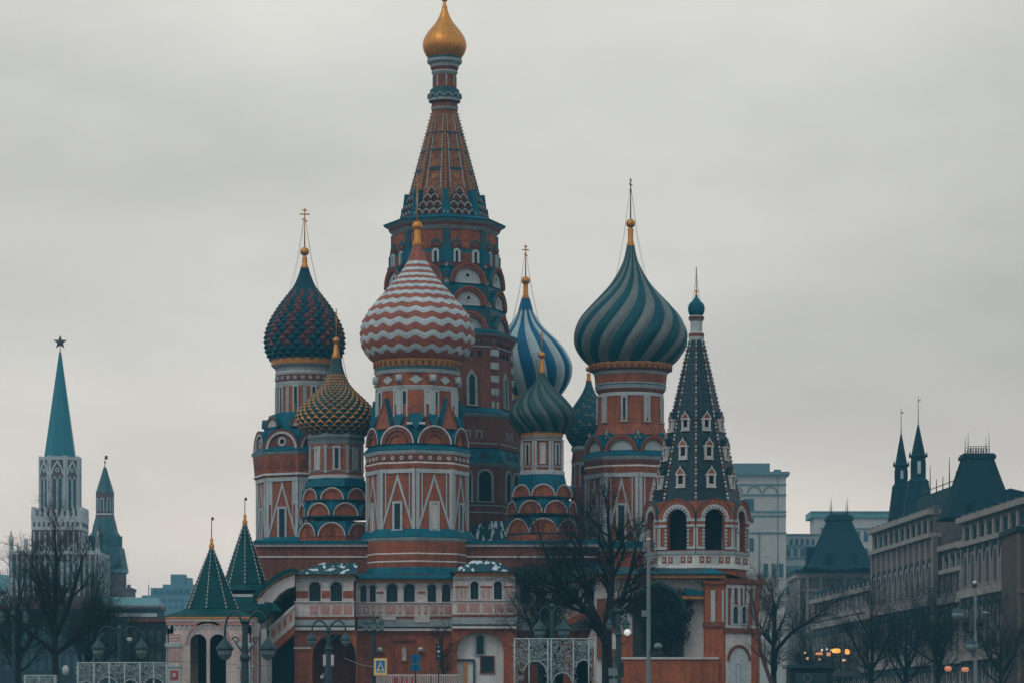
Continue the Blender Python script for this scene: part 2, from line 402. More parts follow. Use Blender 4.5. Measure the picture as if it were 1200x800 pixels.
class Tower:
    """a part of a building (body mesh) with its sub-parts"""
    def __init__(s, cx, d): s.cx, s.d = cx, d; s.b = MB(cx, d); s.sub = []
    def new(s, name, props=None):
        m = MB(s.cx, s.d); s.sub.append((name, m, props)); return m
    def finish(s, name, parent, label=None):
        o = s.b.build(name, parent, props={'label': label} if label else None)
        for n, m, p in s.sub:
            if m.v: m.build(n, o, props=p)
        return o
    def win(s, fr, uc, pt, pb, hw, t=2.2, top='flat', fm='white', gm='glass', w=1.2, sill=True):
        m = s.new('window'); h0, h1 = H(pb), H(pt)
        if top == 'flat':
            m.fbox(fr, uc-hw, uc+hw, h0, h1, -0.5, 0.35, gm)
            m.fbox(fr, uc-hw-t, uc-hw, h0, h1+t, -0.5, w, fm); m.fbox(fr, uc+hw, uc+hw+t, h0, h1+t, -0.5, w, fm)
            m.fbox(fr, uc-hw, uc+hw, h1, h1+t, -0.5, w, fm)
        else:
            a = arch(uc, h1-hw, hw, 10) if top == 'arch' else [(uc-hw, h1-hw*1.5), (uc, h1), (uc+hw, h1-hw*1.5)]
            b = arch(uc, h1-hw, hw+t, 10) if top == 'arch' else [(uc-hw-t, h1-hw*1.5), (uc, h1+t*1.6), (uc+hw+t, h1-hw*1.5)]
            inn = [(uc-hw, h0)]+a+[(uc+hw, h0)]; ou = [(uc-hw-t, h0)]+b+[(uc+hw+t, h0)]
            m.poly(fr, inn, -0.5, 0.35, gm); m.band(fr, ou, inn, -0.5, w, fm)
        if sill: m.fbox(fr, uc-hw-t-0.8, uc+hw+t+0.8, h0-1.4, h0, -0.5, w+0.8, fm)
        if gm == 'glass' and hw > 2: m.fbox(fr, uc-0.25, uc+0.25, h0, h1-hw*0.4, 0.3, 0.6, 'iron')
    def gable(s, fr, uc, pb, r, back, front, t, mr, mt, top='teal', eye=0, mo=None, shape=arch, to=1.2):
        m = s.new('gable'); h = H(pb)
        o1 = shape(uc, h, r, 16); i1 = shape(uc, h, r-t, 16)
        if mo:
            o0 = shape(uc, h, r+to, 16); m.band(fr, o0, o1, -back, front+0.7, mo, top)
        m.band(fr, o1, i1, -back+0.3, front, mr, top)
        if mt: m.poly(fr, i1, -back+0.6, front*0.35, mt)
        if eye:
            c = h+r*0.42
            ring = [(uc+eye*math.cos(2*math.pi*i/14), c+eye*math.sin(2*math.pi*i/14)) for i in range(15)]
            rin = [(uc+0.55*eye*math.cos(2*math.pi*i/14), c+0.55*eye*math.sin(2*math.pi*i/14)) for i in range(15)]
            m.band(fr, ring, rin, -1, front*0.35+0.9, 'white'); m.poly(fr, rin[:-1], -1, front*0.35+0.4, 'void')
    def finial(s, neck_py, neck_r, cone_py, ball_py, ball_r, top_py, bar=4.0, rot=0, cone='gold', tip_r=1.5, wires=None, metal='gold'):
        m = s.new('cross')
        m.prof(14, [(H(neck_py), neck_r, cone), (H(neck_py)+1, neck_r*1.1, cone), (H((neck_py*2+cone_py)/3), neck_r*0.72, cone), (H(cone_py), tip_r*1.15, cone)], 0, smooth=True)
        if ball_r: m.ball((0, 0, H(ball_py)), ball_r, cone)
        pr = max(0.55, ball_r*0.16)
        h0, h1 = H(ball_py), H(top_py)
        m.tube([(0,0,h0), (0,0,h1)], pr, pr*0.8, metal, 6)
        c, q = math.cos(math.radians(rot)), math.sin(math.radians(rot))
        for f, wd in ((0.86, 1.0), (0.95, 0.5)):
            z = h0+(h1-h0)*f; b = bar*wd; m.tube([(-b*c,-b*q,z), (b*c,b*q,z)], pr*0.9, pr*0.9, metal, 5)
        z = h0+(h1-h0)*0.72; b = bar*0.55; m.tube([(-b*c,-b*q,z+b*0.5), (b*c,b*q,z-b*0.5)], pr*0.8, pr*0.8, metal, 5)
        if wires:
            py, r = wires
            for a in (50, 130, 230, 310):
                x, y = r*math.sin(math.radians(a)), -r*math.cos(math.radians(a)); zz = h0+(h1-h0)*0.86
                m.tube([(0,0,zz), (x*0.42, y*0.42, zz+(H(py)-zz)*0.52), (x, y, H(py))], 0.16, 0.16, 'iron', 3)

C22 = math.cos(math.radians(22.5)); S22 = math.sin(math.radians(22.5))
def faces(rot, lim=118): return [t for t in [rot+22.5+45*k for k in range(-4, 4)] if abs(t) <= lim]
def corners(rot, lim=118): return [t for t in [rot+45*k for k in range(-4, 5)] if abs(t) <= lim]
def panel_octagon(T, R, rot, pt, pb, wpt, trim='white', tri=True, win_glass=None):
    """lower octagon wall: white corner pilasters, drawn triangles and a framed window on every face"""
    hw = R*S22
    T.b.prof(8, [(H(pb), R, 'brick'), (H(pt), R, 'brick')], rot)
    for i, t in enumerate(faces(rot)):
        f = frame(t, R*C22)
        for sg in (-1, 1):
            a, b = sorted((sg*(hw-0.4), sg*(hw-4.2))); T.b.fbox(f, a, b, H(pb)+6, H(pt), -1, 1.3, trim)
            a, b = sorted((sg*(hw-7.0), sg*(hw-8.4))); T.b.fbox(f, a, b, H(pb)+14, H(pt)-3, -1, 0.8, trim)
            # pointed foot of the pilaster
            T.b.poly(f, [(sg*(hw-4.2), H(pb)+6), (sg*(hw-0.4), H(pb)+6), (sg*(hw-0.4), H(pb)+0.4)], -1, 1.25, trim)
        T.b.fbox(f, -hw+0.3, hw-0.3, H(pt)-5, H(pt)-0.3, -1, 1.7, trim)
        if tri:
            b = hw-1.5; hb, ht = H(pb)+1, H(pt)-5
            T.b.band(f, [(-b, hb), (0, ht), (b, hb)], [(-b+2.4, hb), (0, ht-8), (b-2.4, hb)], -1, 1.0, 'white')
        T.win(f, 0, wpt, pb-1, 3.7, 2.6, 'flat', 'white', (win_glass or ['glass','white_stone'])[i % 2], 1.6)
def ledge(T, py0, py1, r0, r1, rot, n=8, m='teal', under='white', ut=5):
    """sloping metal roof ring over a pale cornice band"""
    T.b.prof(n, [(H(py1)-ut, r1*0.955, under), (H(py1)-ut*0.45, r1*0.985, under), (H(py1), r1, m), (H(py1)+1.2, r1, m), (H(py0), r0, m)], rot)

# ------------------------------------------------------------------ the cathedral
cath = thing('cathedral', 'large red brick cathedral crowded with patterned onion domes around a tall tented tower', 'cathedral', base(521, 290))

# --- central tented tower
T = Tower(521, 290); b = T.b; RT = 3
tent = lambda h: 49+(14-49)*(h-H(262))/(H(128)-H(262))
m = T.new('tent_roof')
m.prof(8, [(H(262), 49, 'tent_brick'), (H(128), 14, 'tent_brick')], RT)
for t in faces(RT, 180):
    sl = -(49-14)/(H(128)-H(262))*C22*-1
    f = frame(t, 49*C22, sl=-(49-14)*C22/(H(128)-H(262)), h0=H(262))
    for u0, u1 in ((-9, -4.2), (9, 4.2)): # blue-grey strips climbing the face
        m.add([f(u0-0.6,H(226),0.7), f(u0+0.6,H(226),0.7), f(u1+0.4,H(136),0.7), f(u1-0.4,H(136),0.7), f(u0-0.6,H(226),-1), f(u0+0.6,H(226),-1), f(u1+0.4,H(136),-1), f(u1-0.4,H(136),-1)],
              [(0,1,2,3),(0,3,7,4),(1,5,6,2),(0,4,5,1),(3,2,6,7)], 'grey_trim')
    for py, q in ((204, 3.2), (181, 2.6), (160, 2.2)):
        m.fbox(f, -q*1.1-4, q*1.1-4, H(py), H(py)+q, -1, 0.8, 'dome_navy'); m.fbox(f, -q*1.1+4, q*1.1+4, H(py), H(py)+q, -1, 0.8, 'dome_navy')
    c = H(212); ring = [(2.6*math.cos(2*math.pi*i/12), c+2.6*math.sin(2*math.pi*i/12)) for i in range(13)]; rin = [(1.4*math.cos(2*math.pi*i/12), c+1.4*math.sin(2*math.pi*i/12)) for i in range(13)]
    m.band(f, ring, rin, -1, 1.2, 'ochre')
for t in corners(RT, 179)[:8]:
    q = T.new('tent_ridge'); a = math.radians(t)
    for i in range(34):
        h = H(258)+(H(130)-H(258))*i/33; r = tent(h)+0.4; sz = 1.75-0.75*i/33
        q.add([(r*math.sin(a)+dx*sz, -r*math.cos(a)+dy*sz, h+dz*sz) for dx, dy, dz in ((1,0,0),(0,1,0),(-1,0,0),(0,-1,0),(0,0,1.3),(0,0,-1.3))],
              [(0,1,4),(1,2,4),(2,3,4),(3,0,4),(1,0,5),(2,1,5),(3,2,5),(0,3,5)], 'ochre')
        if i % 2 == 0 and i > 0:   # crockets standing off the ridge
            q.tube([(r*math.sin(a), -r*math.cos(a), h), ((r+2.3)*math.sin(a), -(r+2.3)*math.cos(a), h+0.6)], 0.35, 0.25, 'ochre', 4)
    for k in (-0.55, 0.55):
        q.tube([((49*math.sin(a)+k*5*math.cos(a)), (-49*math.cos(a)+k*5*math.sin(a)), H(258)), (14*math.sin(a)+k*1.5*math.cos(a), -14*math.cos(a)+k*1.5*math.sin(a), H(130))], 0.6, 0.4, 'brick_dark', 4)
# gables massed at the foot of the tent
for t in faces(RT, 180):
    f = frame(t, 50*C22, sl=-0.20, h0=H(262)); hw = 50*S22
    for row, (py, us, r) in enumerate(((258, (-13.5, -4.5, 4.5, 13.5), 4.4), (249, (-9, 0, 9), 4.3), (240, (-4.5, 4.5), 4.2), (232, (0,), 4.4))):
        for u in us: T.gable(f, u, py, r, 6, 3.4-row*0.5, 1.3, 'brick_dark', 'brick_dark', 'teal', 0, 'grey_trim', keel, 1.0)
for t in corners(RT, 179)[:8]:
    f = frame(t, 50, sl=-0.12, h0=H(262)); b.fbox(f, -3.5, 3.5, H(260), H(229), -8, 1.0, 'teal'); b.fbox(f, -5, 5, H(260), H(246), -8, 2.5, 'teal')
# lantern and its gold dome
b.prof(20, [(H(130),15,'grey_trim'),(H(127),16,'brick_dark'),(H(121),14.5,'brick_dark'),(H(120),18.5,'grey_trim'),(H(117),19,'teal_dark'),(H(106),17,'teal_dark'),(H(104),14,'brick_dark'),
            (H(89),13.5,'grey_trim'),(H(86),15.5,'grey_trim'),(H(84),15,'brick_dark'),(H(80),16.5,'grey_trim'),(H(77),17,'grey_trim'),(H(74),20.5,'grey_trim'),(H(71),20.5,'teal'),(H(67),19,'teal')], 0)
for k in range(12):
    t = k*30+15; f = frame(t, 17.6)
    T.gable(f, 0, 116, 4.3, 4, 1.6, 1.2, 'grey_trim', 'void', 'teal', 0, 'grey_trim', arch, 0.6)
for k in range(8):
    f = frame(k*45+10, 13.4); b.fbox(f, -1, 1, H(103), H(90), -1, 0.8, 'grey_trim')
m = T.new('gold_dome', {'label': 'smooth gilded onion dome at the very top'})
dome_ribbed(m, [(69,19),(64,22.5),(58,25),(52,25.6),(45,23.5),(38,19.3),(32,14.5),(27,10.5),(22,7.5),(16,5),(9,3)], 24, ['gold'], 0, 0.012, 4)
T.finial(9, 3, 2, -2, 4.5, -48, 7, 10, metal='gold')
# cornice and upper octagon
b.prof(8, [(H(277),61,'grey_trim'),(H(273),65,'brick_dark'),(H(270),66,'grey_trim'),(H(267),71,'teal'),(H(264.5),72,'teal'),(H(258),50,'teal')], RT)
b.prof(8, [(H(300),63,'brick_dark'),(H(277),61,'brick')], RT)
for t in corners(RT, 179)[:8]:
    f = frame(t, 61.5); b.fbox(f, -7, 7, H(322), H(303), -8, 4.0, 'teal'); b.fbox(f, -4.5, 4.5, H(303), H(278), -8, 1.4, 'teal_dark'); b.fbox(f, -6, 6, H(304), H(299), -8, 2.6, 'teal')
for i, (p0, p1, R) in enumerate(((300, 322, 65), (322, 341, 67.5), (341, 367, 70.5), (367, 397, 73.5))):
    b.prof(8, [(H(p1),R,'brick_dark' if i < 1 else 'teal_dark'),(H(p0)-4,R-1,'teal'),(H(p0)-1,R-2,'teal'),(H(p0)+3,R-5,'teal')], RT)
for t in faces(RT, 120):
    f = frame(t, 62*C22)
    b.fbox(f, -20, 20, H(298), H(280), -1, 1.2, 'brick'); b.fbox(f, -8, 8, H(290), H(279), -1, 1.8, 'brick')
    for u in (-12, 12):
        f2 = frame(t, 65*C22); T.win(f2, u, 303, 316, 1.7, 2.8, 'arch', 'white', 'void', 1.6, False)
        T.gable(f2, u, 297, 6.5, 6, 1.2, 1.6, 'teal', 'brick_dark', 'teal', 0, None, keel)
    T.gable(frame(t, 67.5*C22), 0, 340, 21, 9, 4.5, 4.0, 'brick_dark', 'white', 'teal', 4.0, 'brick', arch, 2.2)
    T.gable(frame(t, 70.5*C22), 0, 366, 20, 9, 4.5, 4.0, 'brick_dark', 'white', 'teal', 4.0, 'brick', arch, 2.2)
    T.gable(frame(t, 73.5*C22), 0, 395, 20, 9, 4.5, 4.0, 'brick_dark', 'grey_trim', 'teal', 0, 'brick', arch, 2.2)
for t in corners(RT, 120):
    for R, py, s_ in ((65, 322, 6.5), (67.5, 341, 7), (70.5, 367, 7.5), (73.5, 397, 8)):
        f = frame(t, R*0.985); T.gable(f, 0, py, s_, 6, 2.4, 1.8, 'brick_dark', 'grey_trim', 'teal', 1.9, 'teal', arch, 1.0)
b.prof(8, [(H(409),78,'grey_trim'),(H(405),82,'brick_dark'),(H(401),84,'grey_trim'),(H(398.5),87,'teal'),(H(396),87,'teal'),(H(391),72,'teal')], RT)
for t in faces(RT, 120):
    f = frame(t, 80*C22)
    for i in range(11): b.fbox(f, -26+i*5-1.3, -26+i*5+1.3, H(408), H(403), -1, 2.4, 'brick_dark')
# lower octagon: plain brick, quoins, one tall window a face
b.prof(8, [(H(484),82,'brick_dark'),(H(409),79,'brick_dark')], RT)
for t in faces(RT, 120):
    f = frame(t, 79.5*C22, sl=-3*C22/75, h0=H(409)); T.win(f, 0, 444, 481, 3.8, 2.8, 'point', 'grey_trim', 'glass', 2.0)
    for u in (-11, 0, 11): b.fbox(f, u-2, u+2, H(424), H(418), -1, 0.5, 'void')
    b.fbox(f, -28, 28, H(414), H(412.5), -1, 1.4, 'grey_trim')
for t in corners(RT, 120):
    f = frame(t, 80.5*0.985)
    for i, py in enumerate((416, 431, 446, 461, 476)):
        b.fbox(f, -5.5, 5.5, H(py+7.5), H(py), -9, 1.8, 'white')
    b.fbox(f, -4, 4, H(484), H(410), -9, 0.6, 'brick_dark')
ledge(T, 482, 491, 80, 90, RT, ut=4, under='grey_trim')
b.prof(8, [(H(530),87,'brick_dark'),(H(491),86,'brick_dark')], RT)
for t in faces(RT, 120):
    f = frame(t, 86*C22)
    for u in (-7.5, 7.5): T.win(f, u, 512, 519, 2.4, 1.9, 'flat', 'grey_trim', 'void', 1.3, False)
    b.fbox(f, -31, 31, H(526), H(524.4), -1, 1.4, 'grey_trim')
ledge(T, 528, 548, 84, 94, RT, ut=4, under='grey_trim')
for t in faces(RT, 120):
    f = frame(t, 88*C22)
    for u in (-12, 12):
        T.gable(f, u, 547, 8, 8, 3.5, 2, 'brick_dark', 'brick_dark', 'teal', 0, 'teal', keel)
b.prof(8, [(H(840),90,'brick_dark'),(H(600),90,'brick_dark'),(H(552),90,'brick_dark')], RT)
for t in faces(RT, 120):
    f = frame(t, 90*C22)
    for u in (-13, 13): T.win(f, u, 557, 592, 8, 2.6, 'arch', 'grey_trim', 'void', 2.0)
    for py in (596, 604): b.fbox(f, -33, 33, H(py+1.4), H(py), -1, 1.4, 'grey_trim')
T.finish('tented_tower', cath, 'tall central tower with a patterned brick tent roof and a small gold dome')

# --- front chapel: red and white zigzag dome
def drum(T, rot, bands, windows, R0):
    pass
T = Tower(489, 275); b = T.b; RT = 0.0
m = T.new('onion_dome', {'label': 'onion dome with red and white zigzag bands'})
pr = [(426,49),(420,56),(412,62),(403,65.5),(393,66.5),(381,65),(369,59.5),(357,50.5),(344,39.5),(330,27.5),(318,18.5),(310,13.5),(303,10)]
pys = [426, 417.5, 411.5, 403, 396, 387.5, 380.5, 373, 367, 360.5, 355, 349.5, 345, 340.5, 336.5, 332.5, 329, 325.5, 322, 318.5, 315, 311, 307, 303]
# band edges: teeth are deep low down and fade out towards the neck
bd = [(p, 2.1 if p > 385 else 2.1*max(0.08, ((p-300)/88)**1.7)) for p in pys]
dome_zigzag(m, pr, bd, 20, ['dome_red', 'dome_white'])
m.prof(16, [(H(303.5),10,'dome_red'),(H(287),5.2,'dome_red')], 0, smooth=True)
T.finial(288, 5.6, 269, 265, 6, 210, 5, 62, 'gold', 3, (345, 36))
b.prof(32, [(H(441),49,'white'),(H(437),51,'teal_dark'),(H(433),50,'gold_paint'),(H(426),52,'gold_paint'),(H(424),50,'dome_red')], 0)
for k in range(40):
    f = frame(k*9, 50.6); b.fbox(f, -1.6, 1.6, H(432), H(427), -1, 1.0, 'brick_dark')
b.prof(8, [(H(505),51,'brick'),(H(461),50,'white'),(H(457),51.5,'white'),(H(456),50,'brick'),(H(441),50,'brick')], 22.5)
for t in [45*k for k in range(-2, 3)]:
    f = frame(t+22.5 if False else t, 50*C22)
    m_ = T.new('diamond_tile'); m_.poly(f, [(-8, H(449)), (0, H(444)), (8, H(449)), (0, H(454))], -1, 1.0, 'white')
for t in faces(0, 118):
    pass
for t in [-90, -45, 0, 45, 90]:
    f = frame(t, 50*C22); 
    for u, g_ in ((-13.5, 'glass'), (13.5, 'white_stone')): T.win(f, u, 463, 492, 1.8, 2.0, 'flat', 'white', g_, 1.4, False)
for t in [22.5+45*k for k in range(-3, 3)]:
    f = frame(t, 50.5); b.fbox(f, -2.2, 2.2, H(500), H(462), -3, 0.8, 'white')
    T.b.tube([f(0, H(444), 1), f(0, H(452), 1)], 4, 4, 'white', 8)
for t in (-135, -90, -45, 45, 90, 135):     # pointed brick gables leading up to the drum
    q = T.new('pointed_gable'); f = frame(t, 53, sl=-0.10, h0=H(505))
    q.poly(f, [(-11.5, H(506)), (11.5, H(506)), (0, H(474))], -9, 2.0, 'brick', 'teal'); q.band(f, [(-13.5, H(506)), (0, H(470)), (13.5, H(506))], [(-11.5, H(506)), (0, H(475)), (11.5, H(506))], -9, 2.6, 'brick_dark', 'teal')
for t in (-112.5, -67.5, -22.5, 0, 22.5, 67.5, 112.5):      # metal valleys between them
    f = frame(t, 55, sl=-0.35, h0=H(505)); k_ = 1.0 if t == 0 else 0.6
    b.poly(f, [(-10*k_, H(493)), (0, H(508)), (10*k_, H(493)), (5*k_, H(488)), (-5*k_, H(488))], -10, 1.6, 'teal')
    if t == 0: b.fbox(f, -11, -4, H(502), H(499.5), -3, 2.6, 'white'); b.fbox(f, 4, 11, H(502), H(499.5), -3, 2.6, 'white')
b.prof(8, [(H(527),57,'teal'),(H(507),54,'teal'),(H(497),48,'teal')], RT)
for t in faces(RT, 118):
    T.gable(frame(t, 57*C22), 0, 524, 19.5, 12, 3.6, 4.4, 'brick_dark', 'brick', 'teal', 0, 'white_stone', arch, 1.8)
    T.gable(frame(t, 57.6*C22), 0, 524, 12.5, 4, 3.0, 2.6, 'brick_dark', 'brick', 'brick_dark', 0, None, arch)
ledge(T, 523, 532, 56, 63, RT, ut=5)
b.prof(8, [(H(553),60.5,'brick'),(H(547),61.5,'white_stone'),(H(545),60.5,'brick_dark'),(H(536),61,'brick_dark')], RT)
for t in faces(RT, 118):
    f = frame(t, 61*C22)
    for i in range(4):
        u = -17+i*11.4; b.band(f, [(u+2.4*math.cos(2*math.pi*j/8), H(540.5)+2.4*math.sin(2*math.pi*j/8)) for j in range(9)], [(u+1.1*math.cos(2*math.pi*j/8), H(540.5)+1.1*math.sin(2*math.pi*j/8)) for j in range(9)], -1, 1.2, 'white_stone')
panel_octagon(T, 59.5, RT, 553, 624, 593)
ledge(T, 622, 633, 60, 69, RT, ut=4)
b.prof(8, [(H(840),64,'brick'),(H(668),65,'brick'),(H(661),66,'white_stone'),(H(659.4),65.6,'brick'),(H(652),66.6,'white_stone'),(H(650.4),66,'brick'),(H(637),66.5,'brick')], RT)
b.prof(8, [(H(678),68,'ochre'),(H(675),71,'teal'),(H(667),65.5,'teal')], RT)
T.finish('chapel_tower', cath, 'front chapel tower with white triangles on brick and a red and white zigzag dome')

# --- left chapel: dark studded dome
T = Tower(357, 287); b = T.b; RT = -3.0
m = T.new('onion_dome', {'label': 'onion dome of dark blue and maroon pyramids in spirals'})
pr = [(423,38),(413,42.5),(401,44),(390,43),(379,39.5),(368,34),(358,28),(349,21.7),(342,16.5),(336,12.2),(326,8),(314,4.5)]
dome_studded(m, pr, 22, 26, 0.11, lambda i, j: (('dome_maroon', 'dome_maroon') if (2*j+(i % 2)-i//5) % 4 < 2 and 2 < i < 18 else (('dome_teal', 'dome_navy') if (i+j) % 2 else ('dome_navy', 'dome_navy'))), -0.03)
T.finial(315, 4.6, 301, 295, 5.3, 244, 6, 12, 'gold', 2.4, (350, 24))
b.prof(28, [(H(432),36,'grey_trim'),(H(429),39,'gold_paint'),(H(423),39.5,'gold_paint'),(H(421),37,'dome_navy')], 0)
b.prof(24, [(H(490),34,'brick'),(H(455),33.5,'white'),(H(452),34.5,'grey_trim'),(H(449),34,'brick_dark'),(H(441),34,'white'),(H(438.5),34.8,'white'),(H(437),34,'grey_trim'),(H(430),34.5,'grey_trim')], 0)
for k in range(24):
    f = frame(k*15, 33.8); b.fbox(f, -2.2, 2.2, H(447), H(443), -1, 1.0, 'grey_trim')
for k in range(-3, 4):
    f = frame(k*36-14, 33.4); T.win(f, 0, 456, 487, 1.8, 1.8, 'flat', 'white', 'glass', 1.3, False)
    b.fbox(frame(k*36+4, 33.4), -2.2, 2.2, H(488), H(456), -1, 0.9, 'grey_trim')
b.prof(8, [(H(505),48,'teal'),(H(487),42,'teal'),(H(484),33,'teal')], RT)
for t in corners(RT, 118):
    T.gable(frame(t, 47), 0, 503, 11.5, 10, 2.2, 2.6, 'brick_dark', 'white', 'teal', 0, None, arch)
b.prof(8, [(H(532),57,'teal'),(H(512),52,'teal'),(H(503),46,'teal')], RT)
for t in faces(RT, 118):
    T.gable(frame(t, 55.5*C22), 0, 530, 21, 14, 4.0, 3.2, 'white_stone', 'brick_dark', 'teal', 5.5, 'brick_dark', arch, 2.4)
ledge(T, 526, 533, 56, 63, RT, ut=4, under='grey_trim')
b.prof(8, [(H(562),59,'brick'),(H(560),60.5,'white'),(H(557.6),59,'brick'),(H(537),61,'brick')], RT)
for t in faces(RT, 118):
    f = frame(t, 60*C22)
    for i in range(4): b.fbox(f, -19+i*10.5, -13.5+i*10.5, H(552), H(541), -1, -0.0+0.4, 'brick_dark')
panel_octagon(T, 56.5, RT, 562, 634, 599, win_glass=['glass', 'glass'])
for t in faces(RT, 118):
    f = frame(t, 56.5*C22)
    for u in (-15.5, 15.5): b.fbox(f, u-2.6, u+2.6, H(594), H(567), -1, 0.9, 'white')
ledge(T, 631, 639, 57, 66, RT, ut=4)
b.prof(8, [(H(840),61,'brick'),(H(655),62,'white_stone'),(H(653),61,'brick'),(H(642),62,'brick')], RT)
T.finish('chapel_tower', cath, 'left chapel tower with brick walls and a dark blue studded dome')

# --- small front left chapel: gold and green pyramid dome
def stepped(T, cx_rot, rows, top, bot, mg='brick', body='teal'):
    """octagonal metal-clad steps carrying rows of brick half-round gables"""
    for i, (py, R, r, off, slit) in enumerate(rows):
        T.b.prof(8, [(H(py+1.5),R,body),(H(py-5),R-0.6,body),(H(py-r-3),R-6,body)], cx_rot+(22.5 if off else 0))
        for t in [cx_rot+(0 if off else 22.5)+45*k for k in range(-3, 4)]:
            if abs(t) > 118: continue
            f = frame(t, R*C22); T.gable(f, 0, py, r, 8, 2.2, 1.8, mg, mg, body, 0, 'white_stone', arch, 1.3)
            if slit: T.win(f, 0, py-r*0.8, py, 1.6, 0.8, 'arch', mg, 'void', 2.4, False)
T = Tower(394, 279); b = T.b; RT = 4
m = T.new('onion_dome', {'label': 'onion dome of green pyramids edged in gold'})
pr = [(511,34),(506,40),(499,45),(491,46.5),(482,43.5),(474,37.5),(466,30),(458,22),(450,15.5),(440,10.5),(430,7.5),(420,6)]
dome_studded(m, pr, 26, 25, 0.05, lambda i, j: ('gold_paint', 'dome_green') if i < 19 else ('dome_greygreen', 'dome_green'), 0.16)
T.finial(420, 5.6, 403, 399, 4.2, 362, 2.5, 70, 'gold', 2.2, (455, 20))
b.prof(8, [(H(522),33.5,'grey_trim'),(H(518),36,'dome_greygreen'),(H(514),35.5,'grey_trim'),(H(510),36,'grey_trim')], RT+22.5)
b.prof(8, [(H(560),33,'brick'),(H(553),33,'brick'),(H(522),33,'brick')], RT+22.5)
for k in range(-2, 3):
    t = RT+45*k
    f = frame(t, 33*C22); hw = 33*S22
    T.win(f, 0, 527, 551, 2.2, 2.4, 'flat', 'white' if k < 1 else 'grey_trim', 'glass' if k % 2 == 0 else 'white_stone', 1.5)
    for py in (553, 526): b.fbox(f, -hw+0.3, hw-0.3, H(py+1.2), H(py), -1, 0.9, 'grey_trim')
    b.fbox(frame(t+22.5, 33), -1.8, 1.8, H(556), H(523), -3, 0.8, 'grey_trim')
b.prof(8, [(H(562),35.5,'white'),(H(559),35.5,'white'),(H(558),33,'white')], RT+22.5)
stepped(T, RT-8, [(587, 39, 12.5, True, False), (606, 42, 14, False, False), (630, 44, 15, True, True)], 0, 0)
b.prof(8, [(H(572),39,'teal'),(H(562),35,'teal')], RT+14.5)
b.prof(8, [(H(840),44,'brick'),(H(628),44,'brick')], RT+14.5)
T.finish('chapel_tower', cath, 'small chapel tower with a gold and green pyramid dome')

# --- small front right chapel: dark green ribbed dome
T = Tower(635, 279); b = T.b; RT = 2
m = T.new('onion_dome', {'label': 'dark green onion dome with thin twisted ribs'})
pr = [(508,26),(501,32),(494,36),(487,37.5),(478,34.5),(469,28),(461,20.5),(453,12.5),(446,7),(437,4.2)]
dome_ribbed(m, pr, 24, ['dome_green', 'dome_greygreen'], -70, 0.09, 6)
T.finial(437, 4, 421, 416, 4.2, 388, 4, 15, 'gold', 2.2, (465, 22))
b.prof(8, [(H(515),25,'grey_trim'),(H(512),26.5,'gold_paint'),(H(506),26.5,'gold_paint'),(H(505),25,'gold_paint')], RT+22.5)
b.prof(8, [(H(553),26,'brick'),(H(515),25.5,'brick_bright')], RT+22.5)
for k in range(-2, 3):
    t = RT+45*k
    f = frame(t, 26*C22); hw = 26*S22
    for u in (-hw+1.6, hw-1.6): b.fbox(f, u-1.3, u+1.3, H(552), H(518), -1, 0.9, 'white')
    T.win(f, 0, 522, 545, 2.0, 1.6, 'flat', 'white', 'glass' if k % 2 else 'white_stone', 1.4, False)
    for py in (547, 516): b.fbox(f, -hw+0.3, hw-0.3, H(py+1.6), H(py), -1, 1.1, 'grey_trim')
b.prof(8, [(H(557),28.5,'white'),(H(553),28.5,'white'),(H(552),26,'white')], RT+22.5)
b.prof(8, [(H(574),32,'teal'),(H(557),28,'teal')], RT+22.5)
stepped(T, RT, [(583, 35.5, 13, True, False), (603, 39, 14, False, False), (626, 42, 16, True, True)], 0, 0, 'brick_bright', 'teal')
b.prof(8, [(H(840),43,'brick'),(H(628),43,'brick')], RT+22.5)
T.finish('chapel_tower', cath, 'small chapel tower with brick half-round gables and a dark green ribbed dome')

# --- right chapel: big spiral striped dome
T = Tower(739, 287); b = T.b; RT = 8
m = T.new('onion_dome', {'label': 'large onion dome with teal and grey spiral stripes'})
pr = [(429,46),(422,53.5),(413,60),(404,63.8),(394,64.6),(383,62),(372,56.5),(360,47),(347,34.8),(335,24.5),(323,16.5),(312,11),(303,7.5),(288,4.6)]
dome_ribbed(m, pr, 24, ['dome_teal', 'dome_grey'], 84, 0.06, 6, -6)
T.finial(289, 4.4, 268, 262, 5.5, 209, 5, 68, 'gold', 3, (335, 25), 'pole_grey')
b.prof(30, [(H(463),37,'brick'),(H(458),41,'grey_trim'),(H(454),42,'teal_dark'),(H(452.5),41.6,'grey_trim'),(H(451),41.6,'brick'),(H(441),42.5,'grey_trim'),(H(437.5),44,'brick_dark'),(H(435),47,'gold_paint'),(H(429.5),49.5,'ochre'),(H(427),47,'gold_paint')], 0)
for k in range(36):
    f = frame(k*10, 47.6); b.fbox(f, -1.6, 1.6, H(435), H(430), -1, 1.2, 'brick_dark')
b.prof(24, [(H(512),43,'brick'),(H(500),39.5,'brick'),(H(468),38,'brick'),(H(466.5),38.8,'white'),(H(463),38.8,'white'),(H(462),37,'brick')], 0)
for k in range(-4, 5):
    f = frame(k*40-13+40*0, 38.6); T.win(f, 0, 469, 496, 1.7, 2.0, 'flat', 'white', 'glass' if k % 2 == 0 else 'white_stone', 1.6)
b.prof(8, [(H(536),52,'teal'),(H(514),46,'teal'),(H(506),40,'teal')], RT)
for t in faces(RT, 118):
    T.gable(frame(t, 51*C22), 0, 533, 17.5, 12, 4.0, 3.4, 'brick_dark', 'white', 'teal', 0, 'brick', arch, 2.0)
